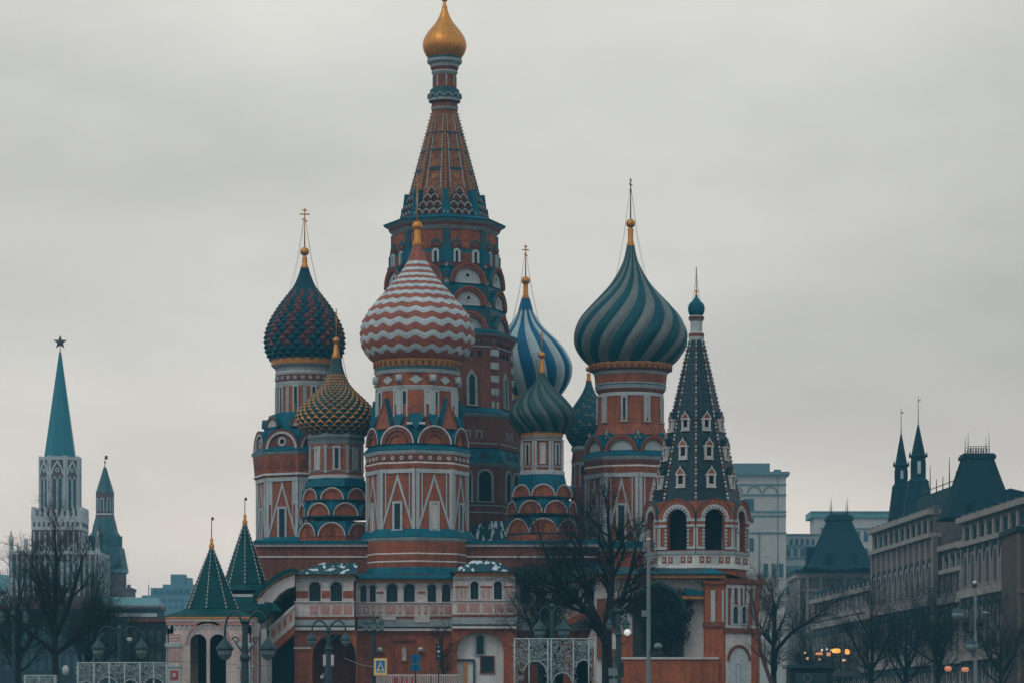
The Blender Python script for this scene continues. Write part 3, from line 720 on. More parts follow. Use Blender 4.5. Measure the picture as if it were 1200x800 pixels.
for t in corners(RT, 118):
    f = frame(t, 48); b.tube([f(0,H(514),1), f(0,H(508),1)], 2.0, 0.6, 'grey_trim', 8)
    T.gable(frame(t, 45), 0, 517, 7, 8, 3, 2, 'teal', 'white', 'teal', 0, None, arch)
ledge(T, 529, 538, 51, 58, RT, ut=5, under='grey_trim')
b.prof(8, [(H(557),54,'brick'),(H(550),55.5,'white_stone'),(H(548),54.4,'brick_dark'),(H(542),56,'white'),(H(540),55.5,'white')], RT)
panel_octagon(T, 53.5, RT, 557, 640, 595)
ledge(T, 636, 645, 54, 62, RT, ut=4)
b.prof(8, [(H(840),58,'brick'),(H(645),58,'brick')], RT)
T.finish('chapel_tower', cath, 'right chapel tower with a large teal and grey spiral striped dome')

# --- back chapel: blue and white dome
T = Tower(616, 305); b = T.b; RT = 5
m = T.new('onion_dome', {'label': 'onion dome with bright blue and white upright stripes'})
pr = [(468,36),(459,43),(450,48.5),(440,52.3),(428,53),(416,48.5),(405,41.5),(395,32),(385,21.5),(375,14),(363,8),(351,4.8)]
dome_ribbed(m, pr, 22, ['dome_blue', 'dome_pale'], -34, 0.06, 6, 4)
m.prof(16, [(H(366),9.2,'dome_blue'),(H(362),8.3,'dome_blue'),(H(350),5,'dome_blue')], 0, smooth=True)
T.finial(351, 4.4, 334, 329, 5.2, 287, 4, 15, 'gold', 2.6, (390, 24))
b.prof(24, [(H(474),36,'grey_trim'),(H(471),39,'gold_paint'),(H(467),39,'gold_paint')], 0)
b.prof(24, [(H(555),36,'brick'),(H(474),35,'brick')], 0)
for k in range(-3, 4): T.win(frame(k*36, 35), 0, 482, 520, 2, 2, 'flat', 'white', 'glass', 1.4)
b.prof(8, [(H(840),42,'brick'),(H(580),42,'teal'),(H(555),36,'teal')], RT)
T.finish('chapel_tower', cath, 'back chapel tower with a bright blue and white striped dome')

# --- back right chapel: dark tiled dome
T = Tower(690, 301); b = T.b; RT = 0
m = T.new('onion_dome', {'label': 'small dark green onion dome with diamond tiles'})
pr = [(524,18),(517,23),(510,26.5),(502,28),(492,26.5),(482,22),(472,15.5),(463,9.5),(455,5.5),(447,3.2)]
dome_studded(m, pr, 22, 24, 0.025, lambda i, j: ('dome_teal', 'dome_navy') if (i+j) % 3 else ('dome_greygreen', 'dome_green'))
T.finial(447, 3.2, 437, 432, 3.6, 402, 3.5, 40, 'gold', 2)
b.prof(8, [(H(640),21,'brick_dark'),(H(575),21,'brick_dark'),(H(545),20,'grey_trim'),(H(542),20.6,'brick_dark'),(H(530),19,'grey_trim'),(H(527),21,'grey_trim'),(H(523),20,'grey_trim')], RT)
for t in faces(RT): T.win(frame(t, 20*C22), 0, 546, 570, 2.6, 2, 'arch', 'grey_trim', 'void', 1.4)
b.prof(8, [(H(840),24,'brick_dark'),(H(600),24,'teal'),(H(590),20,'teal')], RT)
T.finish('chapel_tower', cath, 'back chapel tower with a small dark green dome')
# ------------------------------------------------------------------ gallery, podium and stair of the cathedral
def fx(y):
    """frontal frame: u = photo column - 600, w towards the camera from depth y"""
    return lambda u, h, w=0.0: (u, y-w, h)
class Front(Tower):
    """a straight building part drawn in photo columns at distance d"""
    def __init__(s, d): super().__init__(600, d)
    def bx(s, x0, x1, p0, p1, y0, y1, m): s.b.box(x0-600, x1-600, y0, y1, H(p1), H(p0), m)
    def pl(s, pts, y0, y1, m, ms=None): s.b.poly(fx(y0), [(x-600, H(p)) for x, p in pts], -(y1-y0), 0, m, ms)
    def bd(s, ou, inn, y0, y1, m, ms=None): s.b.band(fx(y0), [(x-600, H(p)) for x, p in ou], [(x-600, H(p)) for x, p in inn], -(y1-y0), 0, m, ms)
    def face(s, vs, m): s.b.add([(x-600, y, H(p)) for x, p, y in vs], [list(range(len(vs)))], m)
def parapet(T, x0, x1, p0, p1, y, panels, mi='pink', solid='white_stone'):
    """balustrade wall with sunk coloured panels between little posts"""
    T.bx(x0, x1, p0, p1, y, y+8, solid)
    T.bx(x0-0.5, x1+0.5, p0-1.6, p0, y-1.8, y+9, 'white_stone')
    for a, b_ in panels:
        T.bx(a, b_, p0+3, p1-2.4, y-0.5, y+1, mi)
        q = (b_-a)*0.26
        T.bx(a+q, b_-q, p0+5.6, p1-5, y-1.1, y+1, 'white_stone' if (b_-a) < 8 else 'pink')
BASEP = 840
G = Front(273.5)      # podium behind the gallery, carrying the chapels
G.bx(300, 640, 639, BASEP, 0, 420, 'brick_dark'); G.bx(640, 700, 639, BASEP, 60, 420, 'brick_dark')
G.bx(298, 702, 633, 637, -5, 425, 'teal'); G.bx(299, 701, 636.6, 640, -3, 423, 'white_stone')
G.bx(299.5, 700, 651, 653, -1.6, 0.4, 'white_stone')
G.face([(556,600,150),(600,600,150),(604,632,92),(544,632,92)], 'roof_snow_heavy'); G.face([(544,632,92),(556,600,150),(556,600,190),(544,632,190)], 'roof_snow'); G.face([(604,632,92),(604,632,190),(600,600,190),(600,600,150)], 'roof_snow')
G.finish('podium', cath)

Q = Front(261)
# left block
def upper_arches(T, x0, x1, p0, p1, holes, y, m, dep=10, rim='grey_trim'):
    """arcade storey: wall with real openings, voussoir rims and a dim loggia behind"""
    T.b.arch_wall(fx(y), x0-600, x1-600, H(p1), H(p0), [(c-600, r, H(p1), H(spr)) for c, r, spr in holes], -dep, 0, m)
    for c, r, spr in holes:
        ou = arch(c-600, H(spr), r+2.2, 12); inn = arch(c-600, H(spr), r, 12)
        T.b.band(fx(y), ou, inn, -2, 1.0, rim)
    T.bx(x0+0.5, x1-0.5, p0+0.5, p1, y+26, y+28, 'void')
def louvre(T, c, r, spr, sill, y):
    m = T.new('window'); f = fx(y)
    pts = [(c-600-r, H(sill))]+arch(c-600, H(spr), r, 10)+[(c-600+r, H(sill))]
    m.poly(f, pts, -1.2, 0, 'glass')
    m.fbox(f, c-600-0.4, c-600+0.4, H(sill), H(spr)+r, -0.5, 0.5, 'iron_green'); m.fbox(f, c-600-r, c-600+r, H(spr)-0.4, H(spr)+0.4, -0.5, 0.5, 'iron_green')
Q.bx(347, 414, 672, 676, -1.5, 150, 'ochre'); Q.bx(346, 415, 676, 678.5, -0.6, 150, 'grey_trim')
upper_arches(Q, 347, 414, 678.5, 704, [(369, 6.8, 688), (394, 6.8, 688)], 0, 'white_stone')
for a, b_ in ((347, 361.5), (377, 386.5), (402, 414)):
    Q.bx(a, b_, 692, 700, -0.7, 1, 'brick'); Q.bx(a, b_, 690.4, 692, -1.4, 1, 'white_stone')
for i in range(14): Q.bx(348+i*4.7, 350.2+i*4.7, 678.6, 681, -1.3, 0.5, 'grey_trim')
for c in (369, 394): louvre(Q, c, 6.6, 688, 704, 8)
parapet(Q, 346, 415, 705.5, 722, -3, [(363.5, 373), (376, 386.5), (389.5, 400), (403, 413)])
Q.bx(345, 415.5, 722, 726, -4, 100, 'brick_dark'); Q.bx(344, 416, 726, 732.5, -5.5, 100, 'grey_trim'); Q.bx(345, 415.5, 732.5, 734.5, -4, 100, 'teal_dark'); Q.bx(344.5, 416, 734.5, 738, -5, 100, 'white_stone')
Q.b.arch_wall(fx(0), 345-600, 418-600, H(BASEP), H(738), [(391.5-600, 25.5, H(BASEP), H(768))], -14, 0, 'brick')
Q.bx(347, 417, 740, BASEP, 80, 84, 'brick_dark')
Q.bx(344, 364.5, 757.5, 760, -2, 1, 'white_stone'); Q.bx(346, 361, 762, 800, -1, 0.5, 'brick')
Q.bx(345, 416, 722, 738, 0, 160, 'brick_dark')
# its roof
Q.face([(341,673,-9),(418,673,-9),(414,653,110),(372,653,110)], 'roof_snow_heavy'); Q.face([(341,673,-9),(372,653,110),(372,653,150),(341,673,150)], 'roof_snow')
Q.bx(342, 417, 672, 673.2, -8, 100, 'teal_dark')
# middle, set back, two narrow arches on the return and three pairs of openings
Y = 60
upper_arches(Q, 414, 531, 679, 704, [(423, 3.6, 686), (434, 3.6, 686), (457, 6.6, 687), (477.5, 6.6, 687), (504.5, 5, 686), (521.5, 5, 686)], Y, 'white_stone', 8)
for c, r, spr in ((457, 6.4, 687), (477.5, 6.4, 687), (504.5, 4.8, 686), (521.5, 4.8, 686), (423, 3.4, 686), (434, 3.4, 686)): louvre(Q, c, r, spr, 704, Y+6)
Q.bx(414, 531, 675.5, 679, Y-3, Y+80, 'ochre'); Q.bx(412, 534, 673.5, 675.6, Y-9, Y+80, 'teal')
Q.face([(412,674,Y-9),(534,674,Y-9),(534,664,Y+90),(412,664,Y+90)], 'teal')
for a, b_ in ((439, 447), (488, 497)): Q.bx(a, b_, 690, 692, Y-1, Y+1, 'brick')
parapet(Q, 414, 531, 704, 719.5, Y-3, [(416,420),(423,430),(433,437),(440,445),(449,462),(465,468.5),(472,484),(487,491),(495,499),(502,512),(514,518),(520,529)])
Q.bx(414, 531, 719.5, 723, Y-3, Y+60, 'brick_dark'); Q.bx(414, 531, 723, 732, Y-5.5, Y+60, 'grey_trim'); Q.bx(414, 531, 732, 734, Y-3, Y+60, 'teal_dark'); Q.bx(414, 531, 734, 737, Y-5, Y+60, 'white_stone')
Q.bx(443, 462, 720, 724, Y-6.5, Y, 'white_stone'); Q.bx(484, 502, 719.8, 727, Y-6.6, Y, 'white_stone')
Q.bx(414, 531, 737, BASEP, Y, Y+60, 'brick')
Q.bx(457, 484, 747, 749.5, Y-2.5, Y+1, 'brick_dark'); Q.bx(457, 459, 749.5, 800, Y-1.5, Y+1, 'brick'); Q.bx(482, 484, 749.5, 800, Y-1.5, Y+1, 'brick')
Q.win(fx(Y), 471.5-600, 756, 772, 2.6, 1.2, 'flat', 'brick', 'white_stone', 1.2)
# the white screen wall with a keel window niche, right block
Y = 0
upper_arches(Q, 531, 604, 678, 703, [(556, 4.6, 685), (583.5, 4.6, 685)], Y, 'white_stone', 10, 'white')
for c in (556, 583.5): louvre(Q, c, 4.4, 685, 703, Y+6)
Q.bx(533, 602, 669.5, 674.5, -2.5, 120, 'ochre'); Q.bx(531, 604, 674.5, 678, -1.0, 120, 'white_stone')
for i in range(15): Q.bx(532+i*4.8, 534+i*4.8, 676, 679, -1.8, 0.5, 'grey_trim')
for a, b_ in ((533, 549), (563, 576.5), (590.5, 603)):
    Q.bx(a, b_, 686, 688, -1.3, 1, 'brick')
    n = max(1, int((b_-a)/5))
    for i in range(n+1): Q.bx(a+i*(b_-a-1.6)/n, a+1.6+i*(b_-a-1.6)/n, 689, 703, -1.0, 1, 'white')
    Q.bx(a+2.4, b_-2.4, 690, 702, -0.5, 1, 'pink')
parapet(Q, 530, 605, 703.5, 719.5, -3, [(536,547),(550,562),(566,577),(580,590),(594,603)])
Q.bx(530, 605, 719.5, 723, -3, 100, 'brick_dark'); Q.bx(529, 605.5, 723, 731, -5.5, 100, 'grey_trim'); Q.bx(530, 605, 731, 733, -3, 100, 'teal_dark'); Q.bx(529.5, 605.5, 733, 736, -5, 100, 'white_stone')
niche = [(535.5,BASEP),(535.5,762),(538,752),(544,744.5),(552,741),(563,739.5),(574,741),(582,744.5),(588,752),(590,762),(590,BASEP)]
outer = [(529,BASEP),(529,762),(529,750),(529,742),(529,736),(563,736),(605,736),(605,742),(605,750),(605,762),(605,BASEP)]
Q.bd(outer, niche, 0, 14, 'brick')
Q.bx(531, 604, 737, BASEP, 12, 20, 'whitewash'); Q.bx(531, 604, 737, BASEP, 20.5, 110, 'brick_dark')
Q.win(fx(12), 562.5-600, 743.5, 766, 4.2, 2, 'arch', 'grey_trim', 'glass', 1.5)
Q.win(fx(12), 571-600, 769, 787, 7, 1.6, 'flat', 'brick_dark', 'glass', 1.5)
Q.bx(536, 556, 771.5, 773.5, 8, 12, 'iron'); Q.bx(554.5, 556.5, 773.5, BASEP, 8, 12, 'iron'); Q.bx(543, 547, 775, BASEP, 9, 12, 'ochre')
Q.face([(527,670,-9),(607,670,-9),(580,652,80),(553,652,80)], 'roof_snow_heavy'); Q.face([(527,670,-9),(553,652,80),(553,652,130),(527,670,130)], 'roof_snow'); Q.face([(607,670,-9),(607,670,130),(580,652,130),(580,652,80)], 'roof_snow')
Q.bx(528, 606, 669, 670.4, -8, 110, 'teal_dark')
# right of the block, behind the big tree
Y = 70
upper_arches(Q, 605, 705, 680, 706, [(616, 6, 690), (634, 6, 690), (654, 6, 690), (674, 6, 690), (692, 6, 690)], Y, 'white_stone', 8)
Q.bx(605, 706, 676, 680, Y-3, Y+60, 'brick_dark'); parapet(Q, 605, 706, 706, 722, Y-3, [(608+i*12, 616+i*12) for i in range(8)])
Q.bx(605, 706, 722, 736, Y-5, Y+60, 'grey_trim'); Q.b.arch_wall(fx(Y), 5, 106, H(BASEP), H(736), [(46, 15, H(BASEP), H(764)), (86, 13, H(BASEP), H(764))], -14, 0, 'brick')
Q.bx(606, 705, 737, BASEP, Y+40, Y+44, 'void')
Q.face([(603,677,Y-9),(712,677,Y-9),(712,645,Y+150),(603,645,Y+150)], 'teal_dark')
Q.bx(694, 702, 755, BASEP, 30, 60, 'brick'); Q.bx(703, 706, 757, BASEP, 29, 60, 'white_stone'); Q.pl([(690,757),(690,748),(695,731),(697,731),(698,744),(706,757)], 28, 60, 'white_stone')
Q.pl([(660,727),(704,705),(704,714),(668,731)], 20, 60, 'brick', 'teal_dark')
Q.finish('gallery', cath, 'pale arcaded gallery with a pink panelled parapet over a brick ground floor')

# covered stair going down to the left, with a big open arch
Z = Front(260)
ou = [(304,742),(304,706),(306,699),(313,690),(322,683),(333,677),(345,673)]
inn = [(314,742),(314,722),(316,713),(320,704.5),(327,696),(335,690),(345,686.5)]
Z.bd(ou, inn, 0, 90, 'white_stone', 'white_stone')
o2 = [(299,700),(305,692),(313,684.5),(322,677.5),(333,671),(345,667)]; i2 = [(301,704),(306.5,696),(314,688.5),(323,681.5),(334,675),(345,671.4)]
Z.bd(o2, i2, -4, 95, 'ochre', 'teal_dark')
o3 = [(296,698),(303,689.5),(312,682),(321,675),(332,668.4),(345,664.4)]
Z.bd(o3, [(a+1, p+2.5) for a, p in o2], -6, 97, 'green_roof', 'roof_snow')
Z.pl([(316,738),(345,711),(345,732),(313,760)], -2, 8, 'white_stone'); Z.pl([(314,735.5),(345,707.6),(345,711.5),(314,739.5)], -4, 10, 'white_stone')
for a in (319, 325.5, 332, 338.5): 
    q = lambda x, k: 734.6-(x-316)*27/29+k
    Z.pl([(a,q(a,5.5)),(a+4.6,q(a+4.6,5.5)),(a+4.6,q(a+4.6,17)),(a,q(a,17))], -2.8, 2, 'pink')
    Z.pl([(a+1.5,q(a+1.5,8)),(a+3.1,q(a+3.1,8)),(a+3.1,q(a+3.1,14)),(a+1.5,q(a+1.5,14))], -3.4, 2, 'brick')
Z.pl([(308,765),(345,731),(345,742),(311,772)], -1, 60, 'brick_bright')
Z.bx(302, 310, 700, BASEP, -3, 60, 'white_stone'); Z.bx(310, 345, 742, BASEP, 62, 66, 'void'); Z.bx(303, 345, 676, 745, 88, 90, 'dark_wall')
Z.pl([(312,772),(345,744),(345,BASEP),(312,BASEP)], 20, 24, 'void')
Z.bx(301, 313, 790, BASEP, -2, 50, 'pink')
Z.finish('covered_stair', cath, 'covered stair sloping down under a curved roof with a wide open arch')

# entrance pavilion with a green tent roof (in front, left)
V = Front(252); cx = 248
def pav_side(fr, hw, m='rosy_stone'):
    V.b.arch_wall(fr, -hw, hw, H(BASEP), H(729), [(-13, 9.6, H(BASEP)+4, H(752)), (10, 9.6, H(BASEP)+4, H(752))], -7, 0, m)
    V.b.band(fr, arch(-1.5, H(754), 27, 16), arch(-1.5, H(754), 24.4, 16), -1, 1.6, 'pink'); V.b.band(fr, arch(-1.5, H(754), 23, 16), arch(-1.5, H(754), 21.4, 16), -1, 1.0, 'white')
    for u in (-hw+8, hw-8):
        V.b.fbox(fr, u-8, u+8, H(757.5), H(753), -1, 3.2, 'white'); V.b.fbox(fr, u-6.4, u+6.4, H(753), H(742), -1, 1.6, 'rosy_stone')
        V.b.fbox(fr, u-7, u+7, H(779), H(757.5), -1, 1.4, 'rosy_stone')
        for k in range(4): V.b.fbox(fr, u-5.4+k*3, u-3.8+k*3, H(775), H(761), -1, 1.9, 'pink')
        V.b.fbox(fr, u-7.6, u+7.6, H(781), H(778), -1, 2.8, 'white'); V.b.fbox(fr, u-7.4, u+7.4, H(804), H(781), -1, 1.6, 'white')
        V.b.fbox(fr, u-4.6, u+4.6, H(796), H(785), -1, 2.2, 'sign_red'); V.b.fbox(fr, u-1.8, u+1.8, H(792.5), H(788), -1, 2.8, 'white')
        for k in range(3): V.b.fbox(fr, u-6.2, u+6.2, H(744+k*3.4), H(742.6+k*3.4), -1, 2.0, 'pink')
    V.b.fbox(fr, -hw-2, hw+2, H(724.2), H(722), -1, 3.4, 'ochre'); V.b.fbox(fr, -hw-1.5, hw+1.5, H(727.5), H(724.2), -1, 2.4, 'rosy_stone'); V.b.fbox(fr, -hw-1, hw+1, H(732), H(727.5), -1, 1.6, 'pink'); 
    for k in range(int(hw*2/6)): V.b.fbox(fr, -hw+k*6+1, -hw+k*6+3.6, H(736), H(732), -1, 1.2, 'white')
PC = (cx-600, 52)
for t in (0, 90, -90, 180): pav_side(frame(t, 49, PC[0]-3, PC[1]), 49)
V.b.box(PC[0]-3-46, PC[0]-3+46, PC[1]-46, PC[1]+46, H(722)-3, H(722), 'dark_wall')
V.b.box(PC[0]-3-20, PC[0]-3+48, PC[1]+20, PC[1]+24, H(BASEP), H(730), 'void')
def tent(cxp, yc, pb, pt, r, flare_py, flare_r, rot, skirt):
    k_ = 1+yc/F; cxp = 600+(cxp-600)*k_; pb, pt, flare_py = (HZ-(HZ-q)*k_ for q in (pb, pt, flare_py)); r *= k_; flare_r *= k_     # stands yc further back
    m = V.new('tent_roof')
    m.prof(8, [(H(flare_py), flare_r, 'green_roof'), (H(pb)-1, r+2, 'green_roof'), (H(pb), r+2.2, 'green_roof'), (H(pb), r, 'green_roof'), (H(pt), 1.8, 'green_roof')], rot, cxp-600, yc)
    for k in range(8):
        a = math.radians(rot+45*k); n = 16
        for i in range(n):
            f0, f1 = i/n, (i+0.62)/n
            p = [(cxp-600+(r+(1.8-r)*f+0.5)*math.sin(a), yc-(r+(1.8-r)*f+0.5)*math.cos(a), H(pb)+(H(pt)-H(pb))*f) for f in (f0, f1)]
            m.tube(p, 0.85*(1-0.5*f0), 0.85*(1-0.5*f0), 'white_stone', 4)
    return m
m = tent(248, 52, 713, 641, 31, 721, 46, -6, 0)
m.prof(4, [(H(723), 74, 'green_roof'), (H(721), 74, 'green_roof'), (H(713), 44, 'green_roof')], 45, PC[0]-3, PC[1])
m2 = tent(287, 160, 684, 613, 25, 692, 33, 5, 0)
for cxp, yc, py, top in ((248, 52, 641, 608), (287, 160, 613, 585)):
    k_ = 1+yc/F; cxp = 600+(cxp-600)*k_; py = HZ-(HZ-py)*k_; top = HZ-(HZ-top)*k_; q = V.new('weathervane')
    q.prof(10, [(H(py)-1, 3.0, 'gold'), (H(py)+2, 3.4, 'gold'), (H(py)+6, 1.4, 'gold'), (H(py)+9, 2.2, 'gold'), (H(py)+11, 1.2, 'gold')], 0, cxp-600, yc, True)
    q.tube([(cxp-600, yc, H(py)+8), (cxp-600, yc, H(top))], 0.6, 0.5, 'iron', 5); q.box(cxp-600-0.4, cxp-600+2.6, yc-0.3, yc+0.3, H(top)-1, H(top)+2.5, 'iron')
# body under the rear tent and the swept roof joining it to the stair
V.bx(256, 308, 690, BASEP, 128, 190, 'white_stone'); V.face([(252,712,95),(322,712,95),(300,681,150),(254,681,150)], 'green_roof'); V.face([(322,712,95),(322,708,190),(300,681,190),(300,681,150)], 'green_roof')
V.pl([(285,716),(300,708),(309,702),(312,712),(306,722),(296,727),(286,727)], 60, 110, 'green_roof')
V.bx(290, 300, 728, BASEP, 20, 60, 'white_stone'); V.bx(296, 300, 745, BASEP, 17, 22, 'pink'); V.bx(303, 309, 735, BASEP, 40, 60, 'white_stone')
V.finish('entrance_pavilion', cath, 'pale pink entrance pavilion with paired arches under two green tent roofs')

# ------------------------------------------------------------------ bell tower and its wing
bell = thing('bell_tower', 'octagonal bell tower with open arches, dark tiled tent roof and tiny teal onion dome', 'bell tower', base(816, 266))
T = Tower(816, 266); b = T.b; RT = -4
m = T.new('tent_roof')
m.prof(8, [(H(592), 53, 'tent_tile'), (H(398), 8.4, 'tent_tile')], RT)
slp = -(53-8.4)*C22/(H(398)-H(592))
for t in corners(RT, 179)[:8]:
    a = math.radians(t); n = 42; q = T.new('tent_ridge')
    for i in range(n):
        f0, f1 = i/n, (i+0.6)/n
        p = [((53+(8.4-53)*f+0.5)*math.sin(a), -(53+(8.4-53)*f+0.5)*math.cos(a), H(592)+(H(398)-H(592))*f) for f in (f0, f1)]
        q.tube(p, 1.25-0.6*f0, 1.25-0.6*f0, 'white_stone' if i % 3 else 'brick', 5)
        if i % 2 == 0: q.tube([p[0], (p[0][0]+1.5*math.sin(a), p[0][1]-1.5*math.cos(a), p[0][2]+0.4)], 0.3, 0.25, 'grey_trim', 4)
for t in faces(RT, 180):
    f = frame(t, 53*C22, sl=slp, h0=H(592))
    for u0, u1 in ((-8, -2), (8, 2)):
        for i in range(16):
            k0, k1 = 0.42+i*0.035, 0.42+i*0.035+0.02
            for kk in (k0,): 
                u = u0+(u1-u0)*kk; h = H(592)+(H(398)-H(592))*kk; m.fbox(f, u-0.4, u+0.4, h, h+2.2, -1, 0.4, 'dome_greygreen')
    for py0, py1, hw, g in ((573, 552, 3.1, 6), (540, 518, 2.9, 5.4), (506, 487, 2.6, 4.8)):
        q = T.new('dormer'); h0 = H(py0); ht = H(py1); hm_ = h0+(ht-h0)*0.62
        sl_f = frame(t, 53*C22+slp*(h0-H(592)))      # upright little house standing on the slope
        q.fbox(sl_f, -hw-2.2, -hw, h0, hm_, -8, 2.2, 'white_stone'); q.fbox(sl_f, hw, hw+2.2, h0, hm_, -8, 2.2, 'white_stone')
        q.fbox(sl_f, -hw, hw, h0, hm_, -8, 0.4, 'void'); q.fbox(sl_f, -hw, hw, h0+0.5, h0+3.4, -1, 0.9, 'dome_white')
        q.fbox(sl_f, -hw-3, hw+3, hm_, hm_+1.8, -9, 2.8, 'white_stone'); q.fbox(sl_f, -hw-3, hw+3, h0-1.4, h0, -5, 2.8, 'white_stone')
        q.poly(sl_f, keel(0, hm_+1.8, hw+2.0, 10, 0.75), -10, 2.2, 'brick', 'tent_tile'); q.band(sl_f, keel(0, hm_+1.8, hw+2.6, 10, 0.75), keel(0, hm_+1.8, hw+1.2, 10, 0.75), -10, 2.8, 'white_stone', 'tent_tile')
b.prof(20, [(H(399),8.6,'white'),(H(395),9.2,'brick_dark'),(H(391),9.0,'white'),(H(389),7.0,'white'),(H(377),7.0,'grey_trim'),(H(375),9,'brick_dark'),(H(371.5),9.2,'white'),(H(370),7,'white')], 0)
m = T.new('onion_dome')
dome_ribbed(m, [(371,6.5),(367,9),(362,9.8),(357,8.6),(353,5),(349,2),(345,1.2)], 16, ['teal'], 0, 0.02, 3)
T.finial(346, 1.3, 343, 341.5, 1.7, 313, 2.6, 70, 'gold', 0.9, (360, 7), 'pole_grey')
# belfry: eight piers with real openings
R = 61; hw = R*S22
for t in faces(RT, 180):
    f = frame(t, R*C22)
    b.arch_wall(f, -hw+0.2, hw-0.2, H(648), H(592), [(0, 12.5, H(648)+1, H(612))], -7, 0, 'brick')
    for k in range(11):                       # toothed white rim
        a0, a1 = math.pi*(k+0.08)/11, math.pi*(k+0.72)/11
        b.poly(f, [(-12.5*math.cos(a0), H(612)+12.5*math.sin(a0)), (-12.5*math.cos(a1), H(612)+12.5*math.sin(a1)), (-16*math.cos(a1), H(612)+16*math.sin(a1)), (-16*math.cos(a0), H(612)+16*math.sin(a0))], -4, 1.4, 'white')
    b.band(f, arch(0, H(612), 18.4, 16), arch(0, H(612), 15.8, 16), -2, 1.0, 'whitewash')
    T.gable(f, 0, 611, 22.3, 10, 2.4, 4.6, 'brick', None, 'roof_snow', 0, 'brick_dark', arch, 1.6)
    for sg in (-1, 1):
        a, c = sorted((sg*12.5, sg*(hw-0.6)))
        b.fbox(f, a, c, H(614), H(611), -1, 2.2, 'white'); b.fbox(f, a, c, H(617.5), H(614), -1, 1.4, 'brick'); b.fbox(f, a, c, H(620.5), H(617.5), -1, 2.0, 'white')
        for i in range(6):
            a, c = sorted((sg*12.5, sg*15.4)); b.fbox(f, a, c, H(625+i*4.2), H(622.4+i*4.2), -1, 1.1, 'white')
        a, c = sorted((sg*(hw-2.4), sg*(hw-0.5))); b.fbox(f, a, c, H(645), H(621), -1, 1.0, 'white')
        a, c = sorted((sg*12.5, sg*(hw-0.6))); b.fbox(f, a, c, H(646), H(643), -1, 1.6, 'white')
    b.fbox(f, -hw, hw, H(652), H(648), -2, 2.4, 'grey_trim')
    b.fbox(f, -hw, hw, H(668), H(652), -2, 0.6, 'whitewash')
    for u in (-16, -8, 8, 16): b.fbox(f, u-2.8, u+2.8, H(662), H(654.5), -1, 1.2, 'brick'); b.fbox(f, u-1.0, u+1.0, H(660), H(656.5), -1, 1.8, 'white') 
    b.fbox(f, -4.5, 4.5, H(663), H(654), -1, 1.0, 'white')
b.prof(8, [(H(648)-2, R-3, 'brick_dark'), (H(648), R-3, 'brick_dark')], RT); b.prof(8, [(H(594), R-2, 'brick_dark'), (H(590), R-4, 'brick_dark')], RT)
b.prof(8, [(H(BASEP), R-3, 'brick'), (H(666), R-3, 'whitewash')], RT)
b.prof(8, [(H(650), 30, 'void'), (H(596), 30, 'void')], RT)      # added dark core standing in for the shade inside the belfry
for x, y, r in ((-34, -8, 6), (31, -16, 6), (3, -38, 6.5)):     # bells hanging inside
    q = T.new('bell'); q.prof(14, [(H(632), r, 'iron_green'), (H(630), r*0.9, 'iron_green'), (H(622), r*0.62, 'iron_green'), (H(616), r*0.45, 'iron_green'), (H(613), r*0.12, 'iron_green'), (H(600), r*0.08, 'iron_green')], 0, x, y, True)
T.finish('belfry', bell)

# wing under the bell tower
Wg = Front(256)
def lean(fr_x, fr_y, ang):
    t = math.radians(ang); c, s_ = math.cos(t), math.sin(t)
    return lambda u, h, w=0.0: (fr_x-600+u*c+w*s_, fr_y+u*s_-w*c, h)
fL = fx(0); fR = lean(848, 0, 38)       # long front, and the right flank turning away
Wg.bx(700, 848, 676, BASEP, 24, 200, 'whitewash')
Wg.bx(826, 848, 680, BASEP, 0, 26, 'brick_bright')
Wg.b.box(848-600, 848-600+40, 28, 200, H(BASEP), H(684), 'brick')
Wg.b.fbox(fR, 0, 56, H(BASEP), H(683), -20, 0, 'brick')
# roof: eaves and low hips
Wg.bx(688, 850, 672.5, 677, -4, 210, 'ochre'); Wg.b.fbox(fR, -3, 62, H(683), H(677), -24, 5, 'brick_dark')
Wg.face([(684,673,-9),(852,672,-9),(838,663,60),(700,660,60)], 'roof_snow'); Wg.face([(852,672,-9),(896,681,36),(890,676,150),(838,662,60)], 'roof_snow'); Wg.bx(686, 850, 671.6, 673, -7, 200, 'teal')
Wg.face([(818,672,-10),(850,672,-10),(834,663.5,20)], 'teal'); Wg.face([(850,672,-10),(850,672,50),(834,663.5,20)], 'teal')
for a, b_ in ((833, 838), (846, 848)): Wg.bx(a, b_, 691, 728, -1.4, 1, 'white')
Wg.bx(825, 849, 728, 734, -2.6, 27, 'brick_dark'); Wg.bx(824, 850, 680, 684, -3, 27, 'brick')
# porch arch with its own keeled roof on the long front
Wg.b.band(fx(10), keel(772-600, H(718), 34, 18, 0.1), keel(772-600, H(718), 30, 18, 0.1), -16, 3, 'teal_dark')
pts = [(772-600-30, H(770))]+keel(772-600, H(718), 30, 18, 0.1)+[(772-600+30, H(770))]
Wg.b.poly(fx(10), pts, -13, -2, 'dark_wall')  # solid dark fill standing in for the shade inside the arch
Wg.pl([(803,688),(826,692),(826,697),(803,697)], 4, 40, 'teal'); Wg.pl([(800,697),(826,697),(826,701),(800,701)], 6, 40, 'ochre')
Wg.bx(722, 842, 769.5, 772, -8, 12, 'white_stone'); Wg.bx(724, 842, 772, BASEP, -6, 24, 'brick_bright')
Wg.bx(729, 743, 742, 770, 14, 25, 'brick_bright'); Wg.bx(743, 745, 735, 770, 13, 25, 'white_stone'); Wg.bx(700, 726, 700, 770, 14, 25, 'brick_dark')
